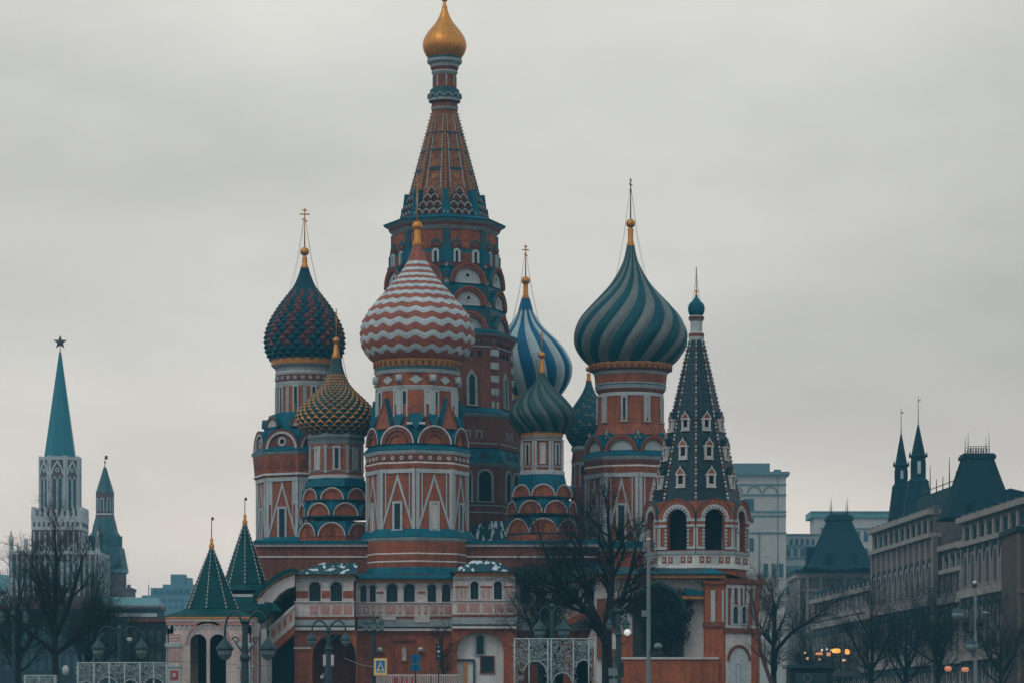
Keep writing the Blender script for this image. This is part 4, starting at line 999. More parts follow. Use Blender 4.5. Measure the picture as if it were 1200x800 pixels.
# carved right flank
Wg.b.fbox(fR, 3, 50, H(688), H(684), -1, 2, 'white_stone')
for u in (4, 12, 24, 36, 47): Wg.b.fbox(fR, u-1.4, u+1.4, H(732), H(688), -1, 1.6, 'white')
for i, u in enumerate((14, 22, 30, 38)):
    Wg.b.poly(fR, [(u-3.6, H(688)), (u+3.6, H(688)), (u+3.6, H(700)), (u, H(710)), (u-3.6, H(700))], -1, 1.0, 'brick_dark'); Wg.b.poly(fR, [(u-1.1, H(688)), (u+1.1, H(688)), (u+1.1, H(704)), (u, H(708)), (u-1.1, H(704))], -1, 2.0, 'white')
Wg.win(fR, 18, 709, 730, 3.8, 1.6, 'arch', 'white', 'glass', 1.6); Wg.win(fR, 32, 709, 730, 3.8, 1.6, 'arch', 'white', 'glass', 1.6)
Wg.b.fbox(fR, 0, 56, H(741), H(735), -1, 3, 'brick_dark'); Wg.b.fbox(fR, 1, 55, H(735), H(732), -1, 2.2, 'white'); Wg.b.fbox(fR, 3, 43, H(BASEP), H(741), -1, 0.8, 'white_stone')
Wg.b.band(fR, arch(23, H(773), 18.5, 14), arch(23, H(773), 15, 14), -1, 2.4, 'brick_dark'); Wg.b.poly(fR, [(8, H(BASEP))]+arch(23, H(773), 15, 14)+[(38, H(BASEP))], -1, 1.4, 'white')
Wg.win(fR, 22, 778, 812, 3, 1.2, 'flat', 'grey_trim', 'void', 1.8)
Wg.b.fbox(fR, 43, 56, H(BASEP), H(741), -1, 1.2, 'brick')
for i in range(3): Wg.b.fbox(fR, 44.5, 48.5, H(726), H(690), -1, 2, 'white')
Wg.finish('wing', bell, 'low brick and white wing with a carved flank and a shadowed porch arch')
# ------------------------------------------------------------------ left: fortress towers and what stands round them
def star(T, name, py, r, y=0.0):
    m = T.new(name); f = fx(y); o = []
    for i in range(10):
        a = math.radians(90+36*i); q = r if i % 2 == 0 else r*0.42; o.append((q*math.cos(a), H(py)+q*math.sin(a)))
    n = 10
    m.add([(u, y-0, h) for u, h in o]+[(0, y-1.2, H(py)), (0, y+1.2, H(py))], [(i, (i+1) % n, n) for i in range(n)]+[((i+1) % n, i, n+1) for i in range(n)], 'ruby')
st = thing('gothic_tower', 'tall fortress tower with white gothic tracery, teal spire and a star on top', 'tower', base(70, 690))
T = Tower(70.5, 690); b = T.b; RT = 22.5
m = T.new('spire'); m.prof(8, [(H(535), 19, 'spire_teal'), (H(413), 1.4, 'spire_teal')], RT)
m.prof(8, [(H(537), 20, 'spire_teal'), (H(535), 19.4, 'spire_teal')], RT)
q = T.new('star_pole'); q.tube([(0,0,H(416)), (0,0,H(405))], 0.9, 0.6, 'gold', 6)
star(T, 'star', 401, 8.5)
b.prof(8, [(H(610), 24.5, 'kremlin_brick'), (H(536), 24.5, 'kremlin_brick')], RT)
for t in faces(RT, 180):
    f = frame(t, 24.5*C22); hw = 24.5*S22
    for u in (-hw+1.2, hw-1.2): b.fbox(f, u-1.1, u+1.1, H(600), H(535), -1, 1.2, 'gothic_white')
    T.win(f, -3.4, 560, 597, 2.2, 0.9, 'point', 'gothic_white', 'far_glass', 0.9, False); T.win(f, 3.4, 560, 597, 2.2, 0.9, 'point', 'gothic_white', 'far_glass', 0.9, False)
    b.band(f, [(-8, H(556)), (-5, H(548)), (0, H(540)), (5, H(548)), (8, H(556))], [(-6, H(557)), (-4, H(550)), (0, H(543.5)), (4, H(550)), (6, H(557))], -1, 1.4, 'gothic_white')
    ring = [(2.6*math.cos(2*math.pi*i/10), H(552)+2.6*math.sin(2*math.pi*i/10)) for i in range(11)]; rin = [(x*0.55, H(552)+(h-H(552))*0.55) for x, h in ring]
    b.band(f, ring, rin, -1, 1.0, 'gothic_white')
b.prof(8, [(H(540), 25, 'gothic_white'), (H(536), 25.6, 'gothic_white')], RT)
b.prof(4, [(H(840), 41, 'kremlin_brick'), (H(608), 40.5, 'kremlin_brick')], 45)
b.prof(4, [(H(622), 41.5, 'gothic_white'), (H(611), 41.5, 'gothic_white'), (H(606), 42.5, 'gothic_white')], 45)
for t in (0, 90, -90):
    f = frame(t, 28.8)
    for i in range(9):
        u = -26+i*6.5; b.poly(f, [(u-2, H(606)), (u+2, H(606)), (u+1.6, H(600)), (u, H(595)), (u-1.6, H(600))], -3, 1, 'gothic_white', )
    for i in range(10): b.fbox(f, -27+i*5.6, -24.6+i*5.6, H(618), H(613), -1, 0.9, 'kremlin_brick')
    for i in range(9): b.fbox(f, -27+i*6.6, -25.6+i*6.6, H(690), H(624), -1, 0.9, 'gothic_white')
    for i in range(4): T.win(f, -18+i*12, 640, 668, 3, 1, 'point', 'gothic_white', 'far_glass', 1, False)
b.prof(4, [(H(840), 72, 'kremlin_brick'), (H(652), 72, 'gothic_white'), (H(648), 73, 'gothic_white')], 45)
for t in (0, 90, -90):
    f = frame(t, 51)
    for i in range(16): b.fbox(f, -50+i*6.5, -48+i*6.5, H(700), H(653), -1, 1.2, 'gothic_white')
    for i in range(15): T.win(f, -45.5+i*6.5, 660, 688, 1.5, 0.5, 'point', 'gothic_white', 'far_glass', 0.8, False)
for x in (-50, -33, 33, 50):
    q = T.new('pinnacle'); q.prof(6, [(H(655), 3.2, 'gothic_white'), (H(636), 2.8, 'gothic_white'), (H(635), 3.4, 'gothic_white'), (H(624 if abs(x) > 40 else 632), 0.4, 'gothic_white')], 0, x, -46)
for x in (-42, -25, 25, 42):
    q = T.new('pinnacle'); q.prof(6, [(H(655), 2.0, 'gothic_white'), (H(645), 1.6, 'gothic_white'), (H(638), 0.3, 'gothic_white')], 0, x, -48)
T.finish('tower_body', st)

at_ = thing('fortress_tower', 'smaller brown fortress tower with a dull teal stepped roof and thin vane', 'tower', base(123, 760))
T = Tower(123, 760); b = T.b; RT = 10
m = T.new('spire'); m.prof(8, [(H(577), 11, 'spire_dull'), (H(575), 10, 'spire_dull'), (H(547), 1.6, 'spire_dull')], RT)
q = T.new('weathervane'); q.tube([(0,0,H(548)), (0,0,H(534))], 0.6, 0.4, 'gold', 5); q.ball((0,0,H(541)), 1.4, 'gold', 8); q.box(0.3, 3.2, -0.3, 0.3, H(538), H(533.5), 'ruby')
b.prof(8, [(H(609), 11, 'kremlin_brick'), (H(603), 11, 'gothic_white'), (H(601.5), 10.4, 'kremlin_brick'), (H(577), 10.6, 'kremlin_brick')], RT)
for t in faces(RT): T.win(frame(t, 10.5*C22), 0, 584, 599, 1.6, 0.8, 'arch', 'gothic_white', 'far_glass', 0.8, False)
m = T.new('tent_roof')
m.prof(8, [(H(667), 27, 'spire_dull'), (H(642), 22.5, 'spire_dull'), (H(641), 20.5, 'spire_dull'), (H(625), 17, 'spire_dull'), (H(624), 15.6, 'spire_dull'), (H(607), 11.6, 'spire_dull')], RT)
for t in faces(RT): 
    f = frame(t, 19*C22); m.fbox(f, -2.6, 2.6, H(640), H(628), -6, 3, 'spire_dull'); m.fbox(f, -1.6, 1.6, H(638), H(631), -6, 3.4, 'far_glass')
b.prof(8, [(H(840), 25, 'kremlin_brick'), (H(672), 25, 'kremlin_brick'), (H(671), 27.5, 'copper_far'), (H(667), 27.5, 'copper_far'), (H(666), 25, 'kremlin_brick')], RT)
b.box(-6, 33, -24, 24, H(840), H(690), 'kremlin_brick'); b.box(-8, 34, -25, 25, H(692), H(689), 'kremlin_brick')
for i in range(6): b.box(-6+i*7, -2+i*7, -25, -23, H(689), H(685.5), 'kremlin_brick')
T.finish('tower_body', at_)

def far_building(name, label, d, parts, wins, cat='building', cxb=None, roofs=None):
    """parts: (x0,x1,py0,py1,y0,y1,mat); wins: rows of windows (x0,x1,py0,py1,n,mat)"""
    xs = [p[0] for p in parts]+[p[1] for p in parts]
    root = thing(name, label, cat, base(cxb or (min(xs)+max(xs))/2, d))
    T = Front(d)
    for p in parts: T.bx(*p)
    for x0, x1, p0, p1, n, mm in wins:
        st_ = (x1-x0)/n
        for i in range(n):
            m = T.new('window'); xa = x0+i*st_+st_*0.22; m.box(xa-600, xa+st_*0.56-600, -0.5, 2, H(p1), H(p0), mm)
    return root, T
# long low building behind the bare trees on the left
r, T = far_building('arsenal_hall', 'long dark brick building with a pale green roof behind the bare trees', 560,
    [(-40,186,712,840,0,60,'dark_wall'), (110,184,718,722,-1,1,'gothic_white'), (-40,188,709,713,-2,62,'brick_dark'), (-40,110,728,730,-1,1,'brick_dark')],
    [(-36,184,734,750,22,'far_glass'), (-36,184,766,784,22,'far_glass')])
q = T.new('roof'); q.add([(x-600,y,H(p)) for x,p,y in ((108,711,-4),(188,711,-4),(182,699,30),(118,697,30),(108,711,64),(188,711,64))], [(0,1,2,3),(3,2,5,4),(0,3,4),(1,5,2)], 'copper_far')
T.finish('hall', r)
r, T = far_building('green_roofed_house', 'house with a crested pale green roof behind the gothic tower', 820,
    [(-40,20,690,840,0,50,'far_stone')], [(-36,18,700,712,6,'far_glass')])
q = T.new('roof'); q.add([(x-600,y,H(p)) for x,p,y in ((-40,692,-4),(22,692,-4),(6,672,24),(-40,668,24),(-40,692,56),(22,692,56))], [(0,1,2,3),(3,2,5,4),(0,3,4),(1,5,2)], 'copper_far')
for i in range(7): q.tube([(-600+i*2.5-8, 24, H(671)), (-600+i*2.5-8, 24, H(666-(i % 2)*2))], 0.5, 0.3, 'iron', 4)
T.finish('house', r)
r, T = far_building('distant_office', 'hazy blue office block in steps far beyond the entrance pavilion', 1450,
    [(166,240,697,845,0,40,'far_blue'), (176,240,688,697,4,40,'far_blue'), (190,236,684,690,6,36,'far_blue'), (199,216,672,686,8,30,'far_blue'), (218,223,676,686,8,30,'far_blue'), (173,174,684,698,6,8,'far_blue')],
    [(168,238,701,705,10,'far_glass'), (168,238,709,713,10,'far_glass'), (178,238,690,694,8,'far_glass')])
T.finish('block', r)
r, T = far_building('brown_house', 'low brown house wall under the pale green roof, right behind the street lamps', 330,
    [(150,204,727,840,0,40,'dark_wall'), (150,206,724,728,-2,42,'brick_dark')], [(154,200,738,752,5,'far_glass'), (154,200,764,780,5,'far_glass')])
T.finish('house', r)

# ------------------------------------------------------------------ right: pale tower block, museum roofs, the long shopping arcade
r, T = far_building('tower_block', 'tall pale stone block with a flat cornice behind the bell tower', 880,
    [(800,921,556,845,0,90,'far_stone'), (795,925,552.5,556.5,-5,95,'far_dark'), (858,903,541.5,552.5,10,70,'far_dark'), (800,921.6,566.5,568,-1.2,1,'far_dark'), (800,921.6,578.5,580,-1.6,1,'far_dark'),
     (800,921.6,598,600,-1.2,1,'far_dark'), (800,921.6,603,604.5,-1.4,1,'far_dark'), (800,921.6,623,624.5,-1.4,1,'far_dark'), (889,890.4,624,690,-1.2,1,'far_dark'), (911,912,556,690,-0.8,1,'far_dark'), (909,917,548,552.5,20,30,'far_dark')],
    [(846,888,584,599,2,'far_glass'), (846,888,606,612,2,'far_glass'), (893,909,630,652,1,'far_stone'), (846,888,630,646,2,'far_glass'), (893,920,660,676,3,'far_glass')])
for c in (862, 884, 902.5):
    T.b.band(fx(0), arch(c-600, H(577), 8.5, 12), arch(c-600, H(577), 7.3, 12), -1, 1.3, 'far_dark')
T.finish('block', r)
r, T = far_building('office_block', 'lower pale office with bands of windows joined to the tower block', 900,
    [(890,960,641,845,-30,60,'far_stone'), (922,960,626,642,0,60,'far_stone'), (890,961,640,642.4,-32,62,'far_dark'), (890,961,654,656,-32,-29,'far_dark'), (890,961,664,670,-33,-29,'far_dark'), (921,961,625,627,-2,62,'far_dark')], [])
for x0, x1, p0, p1, n, y in ((893,958,644,653,8,-30), (893,958,672,680,8,-30), (924,956,631,638,5,0), (893,958,688,698,8,-30)):
    for i in range(n):
        m = T.new('window'); s_ = (x1-x0)/n; m.box(x0+i*s_+0.2*s_-600, x0+i*s_+0.8*s_-600, y-0.6, y+2, H(p1), H(p0), 'far_glass')
T.finish('block', r)
r, T = far_building('teal_roofed_office', 'long pale office with a teal roof edge behind the nearer mansard', 980,
    [(955,1060,606,845,0,60,'far_stone'), (950,1064,600,606,-3,64,'copper_far'), (950,1064,598.6,600.2,-4,65,'far_dark'), (954,961,614,640,-6,20,'far_stone'), (955,1060,618,620,-1.4,1,'far_dark')],
    [(962,1058,622,634,10,'far_glass'), (962,1058,642,654,10,'far_glass')])
T.finish('block', r)

def mansard(root, cx, d, p_eave, p_top, w_b, w_t, dep, crest_top, spike_top, mat_='slate'):
    T = Tower(cx, d)
    b = T.b
    def lvl(py, w, q, sl): return [(-w, -q, H(py)), (w, -q, H(py)), (w, q, H(py)), (-w, q, H(py))]
    n = 6; rows = []
    for i in range(n+1):
        f = i/n; k = f**0.8; rows.append(lvl(p_eave+(p_top-p_eave)*f, w_b+(w_t-w_b)*k, dep*(w_b+(w_t-w_b)*k)/w_b, 0))
    vs = [p for row in rows for p in row]; fs = []
    for i in range(n):
        for j in range(4): fs.append((i*4+j, i*4+(j+1) % 4, (i+1)*4+(j+1) % 4, (i+1)*4+j))
    fs.append((n*4, n*4+1, n*4+2, n*4+3)); b.add(vs, fs, mat_)
    for i in range(1, 10):
        u_ = -1+i*0.2
        b.tube([(u_*abs(rows[j][0][0]), rows[j][0][1]-0.15, rows[j][0][2]) for j in range(n+1)], 0.3, 0.3, mat_, 4); b.tube([(rows[j][0][0]-0.15, u_*abs(rows[j][0][1]), rows[j][0][2]) for j in range(n+1)], 0.3, 0.3, mat_, 4)
    q = dep*w_t/w_b
    b.box(-w_t-2.5, w_t+2.5, -q-2.5, q+2.5, H(p_top+1), H(p_top-3), mat_); b.box(-w_t-1, w_t+1, -q-1, q+1, H(p_top-3), H(p_top-5), mat_)
    z0 = H(p_top-5); z1 = H(crest_top); w_ = w_t*0.72
    for y in (-q*0.7, q*0.7):
        m = T.new('roof_crest')
        for i in range(9):
            x = -w_+i*2*w_/8; m.tube([(x,y,z0),(x,y,z1)], 0.35, 0.35, 'iron', 4)
        for z in (z1, z0+(z1-z0)*0.55): m.tube([(-w_,y,z),(w_,y,z)], 0.35, 0.35, 'iron', 4)
        for x in (-w_, w_): m.tube([(x,y,z0),(x,y,H(spike_top)-(0 if y < 0 else 3))], 0.7, 0.15, 'iron', 5)
        for i in range(4):
            x = -w_+w_/4+i*w_/2; m.tube([(x-1,y,z0+1),(x,y,z1),(x+1,y,z0+1)], 0.4, 0.4, 'iron', 4)
    for u in (-w_b*0.36, w_b*0.36):
        m = T.new('dormer'); h = H(p_eave)+4; yy = -dep*0.93
        m.box(u-w_b*0.09, u+w_b*0.09, yy, yy+dep*0.5, h, h+w_b*0.3, mat_); m.box(u-w_b*0.06, u+w_b*0.06, yy-0.6, yy+1, h+1, h+w_b*0.26, 'void')
        m.prof(10, [(yy-1, w_b*0.11, mat_), (yy+dep*0.4, w_b*0.11, mat_)], 0) if False else None
    T.finish('mansard_roof', root); return T
# corner pavilion at the far end of the square
cp = thing('corner_pavilion', 'stone corner building with a steep dark mansard roof and spiked crest beside the teal-roofed office', 'building', base(978, 545))
mansard(cp, 983, 545, 667, 609, 41, 13, 41, 602, 583)
T = Front(545)
T.bx(934, 1030, 676, 845, 0, 110, 'arcade_stone'); T.bx(931, 1031, 667, 671, -8, 112, 'slate'); T.bx(932, 1030, 671, 676.5, -4, 110, 'arcade_pale')
T.bx(946, 958, 640, 668, 6, 30, 'slate'); T.bx(934, 1030, 690, 692, -2, 1, 'arcade_pale'); T.bx(934, 1030, 744, 747, -3, 1, 'arcade_stone'); T.bx(960, 1000, 665.6, 667.4, -9, 3, 'slate_snow')
for x in (936, 946, 962, 990, 1000, 1012): T.bx(x-1.6, x+1.6, 676, 800, -2.4, 1, 'arcade_pale')
T.win(fx(0), 976-600, 704, 741, 8.5, 3, 'arch', 'arcade_stone', 'far_glass', 2); T.win(fx(0), 954-600, 708, 738, 4, 1.5, 'arch', 'arcade_stone', 'arcade_pale', 1.4); T.win(fx(0), 1006-600, 708, 738, 3.4, 1.5, 'arch', 'arcade_pale', 'far_glass', 1.4)
for i in range(7): T.bx(949, 959, 703+i*6, 704.4+i*6, -1.2, 1, 'pink')
for x in (954, 976, 1006): T.win(fx(0), x-600, 754, 780, 6, 2, 'arch', 'arcade_stone', 'far_glass', 1.5)
T.finish('facade', cp)

# the long arcade on the right, running away from the camera
arc = thing('shopping_arcade', 'long ornate stone arcade building running away under twin spires and a dark mansard roof', 'building', (60, 420, GZ))
class Metre(Tower):
    def __init__(s): s.b = MB(); s.sub = []
    def new(s, name, props=None):
        m = MB(); s.sub.append((name, m, props)); return m
A = Metre(); ax0, ay0, ax1, ay1 = 60.7, 345.0, 50.2, 505.0
ln = math.hypot(ax1-ax0, ay1-ay0); dxn, dyn = (ax1-ax0)/ln, (ay1-ay0)/ln
def ff(u, h, w=0.0):        # u metres from the near end, h absolute height, w out over the square
    return (ax0+dxn*u-dyn*w, ay0+dyn*u+dxn*w, h)
def fblock(u0, u1, top, w, win_n):
    A.b.fbox(ff, u0, u1, GZ-1, EYE+top, -24, w, 'arcade_stone')
    for h, t_, o, mm in ((top-0.2, 0.7, 0.9, 'arcade_pale'), (top-3.2, 0.6, 0.7, 'arcade_pale'), (15.8, 0.9, 0.9, 'arcade_pale'), (14.6, 0.35, 0.4, 'slate'), (8.0, 0.9, 0.9, 'arcade_pale'), (7.1, 0.4, 0.5, 'slate')):
        A.b.fbox(ff, u0-0.2, u1+0.2, EYE+h, EYE+h+t_, w-1, w+o, mm)
    n = win_n; st_ = (u1-u0)/n
    for i in range(n+1):
        u = u0+i*st_
        A.b.fbox(ff, u-0.5, u+0.5, GZ, EYE+top-3, w-0.5, w+0.12, 'arcade_stone'); A.b.fbox(ff, u-0.22, u+0.22, GZ, EYE+top-3, w-0.5, w+0.30, 'arcade_pale')
        A.b.fbox(ff, u-0.3, u+0.3, EYE+top, EYE+top+1.0, w-0.7, w+0.1, 'arcade_stone')
    for i in range(n):
        u = u0+(i+0.5)*st_; f = lambda uu, h, ww=0.0: ff(uu, h, ww+w)
        for h0, h1, hw in ((EYE+9.3, EYE+14.2, st_*0.31), (EYE+16.9, EYE+21.0, st_*0.29), (EYE+2.2, EYE+6.7, st_*0.33)):
            m = A.new('window'); a = arch(u, h1-hw*0.8, hw, 8, hw)
            m.poly(f, [(u-hw, h0)]+a+[(u+hw, h0)], -0.2, 0.06, 'far_glass')
            m.band(f, [(u-hw-0.3, h0)]+arch(u, h1-hw*0.8, hw+0.35, 8)+[(u+hw+0.3, h0)], [(u-hw, h0)]+a+[(u+hw, h0)], -0.2, 0.16, 'arcade_pale')
            m.band(f, arch(u, h1-hw*0.8, hw+0.9, 8), arch(u, h1-hw*0.8, hw+0.5, 8), -0.2, 0.22, 'slate')
            m.fbox(f, u-0.08, u+0.08, h0, h1, 0, 0.2, 'arcade_stone')
        for h in (8.95, 16.75): 
            for k in range(5): A.b.fbox(ff, u-st_*0.3+k*st_*0.14, u-st_*0.3+k*st_*0.14+st_*0.06, EYE+h-0.9+0.95, EYE+h+0.6, w-0.3, w+0.55, 'arcade_pale')
        A.b.fbox(ff, u-st_*0.36, u+st_*0.36, EYE+top-2.4, EYE+top-0.9, w-0.4, w+0.12, 'slate'); A.b.fbox(ff, u-st_*0.1, u+st_*0.1, EYE+top-2.5, EYE+top-0.6, w-0.4, w+0.4, 'arcade_pale')
fblock(0, 42, 25.4, 1.6, 10)
fblock(42, 62, 23.0, 0.0, 5)
fblock(62, 106, 28.0, 1.2, 11)
fblock(106, 165, 20.2, 0.0, 15)
# sloping metal roofs behind the eaves
def froof(u0, u1, h0, h1, w0, w1, mm):
    A.b.add([ff(u0,EYE+h0,w0), ff(u1,EYE+h0,w0), ff(u1,EYE+h1,w1), ff(u0,EYE+h1,w1), ff(u0,EYE+h0,-23), ff(u1,EYE+h0,-23)], [(0,1,2,3),(3,2,5,4),(0,3,4),(1,5,2)], mm)
froof(0, 42, 25.4, 29, 0.6, -9, 'slate'); froof(42, 62, 23.3, 26.4, 0, -7, 'roof_snow'); froof(62, 106, 28.2, 31.3, 0.4, -9, 'slate'); froof(106, 165, 20.4, 23.0, 0, -7, 'slate')
A.b.fbox(ff, 64, 100, EYE+23.5, EYE+32.6, -8, -4, 'slate')
A.b.fbox(ff, 62.5, 105.5, EYE+23.5, EYE+29.6, -9, -1.5, 'slate')
for i in range(8):
    A.b.tube([ff(66+i*4.4, EYE+32.5, -4.5), ff(66+i*4.4, EYE+(34.6 if i % 3 else 36.8), -4.5)], 0.12, 0.05, 'iron', 4)
A.b.tube([ff(65, EYE+33.4, -4.5), ff(99, EYE+33.4, -4.5)], 0.07, 0.07, 'iron', 4)
for h, u0, u1 in ((25.5, 30, 42), (28.1, 63, 80)): A.b.fbox(ff, u0, u1, EYE+h, EYE+h+0.25, 0.2, 1.5, 'slate_snow')
A.finish('facade', arc)
mansard(arc, 1145, 398, 608, 537, 43, 17, 43, 523.5, 507)
def spire(cx, d, p_eave, p_drum, p_tip, p_pole, r, rb, p_base):
    T = Tower(cx, d); b = T.b
    b.prof(8, [(H(p_base), rb, 'slate'), (H(p_drum+34), r*1.95, 'slate'), (H(p_drum+6), r*1.45, 'slate'), (H(p_drum+4), r*1.5, 'slate'), (H(p_drum), r*1.05, 'slate'), (H(p_eave+2), r, 'slate'), (H(p_eave+1), r*1.3, 'slate'), (H(p_eave), r*1.3, 'slate'), (H(p_eave-2), r*0.95, 'slate'), (H(p_tip), 0.8, 'slate')], 22.5)
    for t in faces(22.5, 180): T.win(frame(t, r*C22), 0, p_eave+6, p_drum-5, r*0.22, 0.5, 'arch', 'slate', 'dome_white' if abs(t) < 30 else 'void', 0.6, False)
    for t in corners(22.5, 180): b.prof(5, [(H(p_eave+1), 0.9, 'slate'), (H(p_eave-5), 0.2, 'slate')], 0, r*1.2*math.sin(math.radians(t)), -r*1.2*math.cos(math.radians(t)))
    q = T.new('weathervane'); q.tube([(0,0,H(p_tip)-1), (0,0,H(p_pole))], 0.5, 0.3, 'iron', 5); q.ball((0,0,H(p_tip-3)), 0.9, 'iron', 8)
    q.tube([(-0.4,0,H(p_pole+5)),(3.2,0,H(p_pole+5))], 0.7, 0.5, 'iron', 5); q.tube([(0,-1.6,H(p_pole+5)),(0,1.6,H(p_pole+5))], 0.4, 0.4, 'iron', 5)
    T.finish('spire', arc)
spire(1056, 462, 545, 566, 508, 478, 7.6, 21, 640); spire(1076, 452, 534, 560, 497, 464, 8.8, 26, 640)
# brown building cut by the right edge of the photograph
r, T = far_building('brown_corner_building', 'brown brick building corner at the end of the stone arcade, nearest on the right', 300,
    [(1192.5,1300,622,840,0,120,'brown_wall'), (1190,1302,616,622,-6,126,'slate'), (1191,1302,690,694,-3,2,'arcade_stone'), (1191,1302,756,760,-3,2,'arcade_stone'), (1192,1196,622,840,-1.4,2,'arcade_stone')],
    [(1204,1296,640,676,5,'far_glass'), (1204,1296,704,744,5,'far_glass')])
T.finish('house', r)
# ------------------------------------------------------------------ bare winter trees
def grow(mb, rnd, p, d, ln, r, lev, mx, spread, up, m, rmin=0.011):
    """one branch as a bent tapering tube, then its children"""
    k = 4 if lev < mx-1 else 3; pts = [p]; q = p.copy(); v = d.copy(); dirs = []
    for i in range(k):
        w_ = 0.16+0.05*lev
        v = (v+Vector((rnd.uniform(-w_,w_), rnd.uniform(-w_,w_), rnd.uniform(-w_,w_)+up*(0.10 if lev < 3 else -0.02)))).normalized()
        q = q+v*(ln/k); pts.append(q.copy()); dirs.append(v.copy())
    r1 = max(r*(0.45 if lev else 0.55), rmin*0.8)
    mb.tube([tuple(a) for a in pts], r, r1, m, 7 if lev == 0 else (5 if lev < 3 else 3))
    if lev >= mx: return
    n = (5, 6, 5, 4, 3, 3)[lev] + rnd.randint(0, 1)
    for i in range(n):
        t = (0.25 if lev else 0.4)+(1.0-(0.25 if lev else 0.4))*(i+rnd.random()*0.8)/n; j = min(int(t*k), k-1)
        o = pts[j]+(pts[j+1]-pts[j])*(t*k-j)
        ax = dirs[j].orthogonal().normalized(); b = dirs[j].cross(ax); a = rnd.uniform(0, 2*math.pi)
        an = spread*rnd.uniform(0.65, 1.25)
        nd = (dirs[j]*math.cos(an)+(ax*math.cos(a)+b*math.sin(a))*math.sin(an)).normalized()
        rr = max((r+(r1-r)*t)*rnd.uniform(0.4, 0.62), rmin)
        grow(mb, rnd, o, nd, ln*rnd.uniform(0.5, 0.74), rr, lev+1, mx, spread, up, m, rmin)
def tree(label, cx, d, limbs, seed, group=None, mx=4, spread=0.62, m='bark', cat='tree', name='bare_tree', rmin=0.0075, up=1.0):
    """limbs: list of (points in photo columns/rows with depth offset metres, r0 px, r1 px, crown length px, main branches)"""
    rnd = random.Random(seed); k = d/F
    root = thing(name, label, cat, base(cx, d), group)
    tr = MB(); cr = MB()
    for pts, r0, r1, cl, nb in limbs:
        w3 = [Vector((PX(x, d), d+dz, EYE+H(py)*k)) for x, py, dz in pts]
        if w3[0].z < GZ+1: w3[0].z = ground(d)-0.3
        sm = []
        for i in range(len(w3)-1):
            a = w3[max(i-1,0)]; b = w3[i]; c = w3[i+1]; e_ = w3[min(i+2,len(w3)-1)]
            for j in range(4):
                t = j/4; sm.append(0.5*(2*b+(c-a)*t+(2*a-5*b+4*c-e_)*t*t+(3*b-a-3*c+e_)*t**3))
        sm.append(w3[-1])
        tr.tube([tuple(x) for x in sm], r0*k, r1*k, m, 9)
        n = len(sm)
        for i in range(nb):
            t = 0.28+0.72*(i+rnd.random()*0.7)/nb; j = min(int(t*(n-1)), n-2); o = sm[j]+(sm[j+1]-sm[j])*(t*(n-1)-j)
            dr = (sm[j+1]-sm[j]).normalized(); ax = dr.orthogonal().normalized(); bb = dr.cross(ax); a = rnd.uniform(0, 2*math.pi) ; an = rnd.uniform(0.45, 1.15)
            if i >= nb-2: an *= 0.3
            nd = (dr*math.cos(an)+(ax*math.cos(a)+bb*math.sin(a))*math.sin(an)).normalized()
            rr = (r0+(r1-r0)*t)*k*0.55
            grow(cr, rnd, o, nd, cl*k*rnd.uniform(0.7, 1.1), max(rr, 0.05), 1, mx, spread, up, m, rmin)
    tr.build('trunk', root, norm=False); cr.build('crown', root, norm=False)
    return root
def dup(root, loc, rz, sc, label, group=None):
    r = root.copy(); COL.objects.link(r); r.location = loc; r.rotation_euler.z = rz; r.scale = (sc, sc, sc); r['label'] = label
    if group: r['group'] = group
    for c in root.children:
        q = c.copy(); COL.objects.link(q); q.parent = r
        for g_ in c.children:
            e_ = g_.copy(); COL.objects.link(e_); e_.parent = q
    return r
GT = 'bare winter trees round the square'
tree('big dark bare tree with a forked trunk in front of the cathedral', 712, 205,
     [([(713,842,0),(712,790,0),(711,748,0),(714,715,0.4),(717,680,0.6),(716,640,0.5),(712,605,0)], 8.0, 1.6, 44, 17),
      ([(711,752,0),(697,728,-0.5),(678,706,-1.2),(660,690,-1.8),(646,668,-2.2),(636,640,-2.4)], 5.6, 1.3, 42, 14),
      ([(713,735,0),(728,706,1.2),(738,676,2),(746,640,2.2)], 4.6, 1.2, 30, 9),
      ([(708,742,0),(690,700,1.2),(684,660,2),(680,628,2.4)], 4.6, 1.2, 36, 10),
      ([(676,705,-1.2),(652,708,-2),(632,700,-2.6)], 3.2, 1.0, 34, 7)], 11, GT, mx=4, spread=0.6)
tree('tall bare tree in front of the white gothic tower', 66, 215,
     [([(66,842,0),(65,790,0),(64,745,0),(65,700,0),(66,660,0),(65,636,0)], 5.2, 1.0, 40, 11),
      ([(65,752,0),(52,716,1),(44,686,1.4),(38,668,1.6)], 4, 1.0, 32, 6), ([(65,744,0),(82,712,-1),(92,682,-1.4),(98,664,-1.6)], 4, 1.0, 30, 6),
      ([(65,765,0),(40,742,-1),(18,722,-1.4)], 3.2, 1.0, 34, 6), ([(66,765,0),(92,744,1),(112,728,1.4)], 3.2, 1.0, 32, 6)], 5, GT, mx=4)
tree('slim leaning brown tree against the carved end of the wing', 905, 228,
     [([(914,842,0),(904,800,0),(893,768,0),(888,735,0),(883,706,0),(876,690,0)], 3.0, 0.9, 26, 9), ([(890,745,0),(900,720,0.5),(903,700,0.8)], 1.6, 0.5, 18, 5)], 8, GT, mx=3, m='bark_brown')
tree('ragged dark bare tree between the bell tower wing and the corner pavilion', 908, 300,
     [([(908,842,0),(907,800,0),(906,760,0),(908,722,0),(906,700,0)], 4.2, 1.2, 34, 15), ([(907,765,0),(926,742,-1),(946,728,-1.6),(962,716,-2)], 2.6, 0.8, 30, 9), ([(906,755,0),(892,736,1),(888,712,1.4)], 2.2, 0.7, 24, 7)], 21, GT, mx=4)
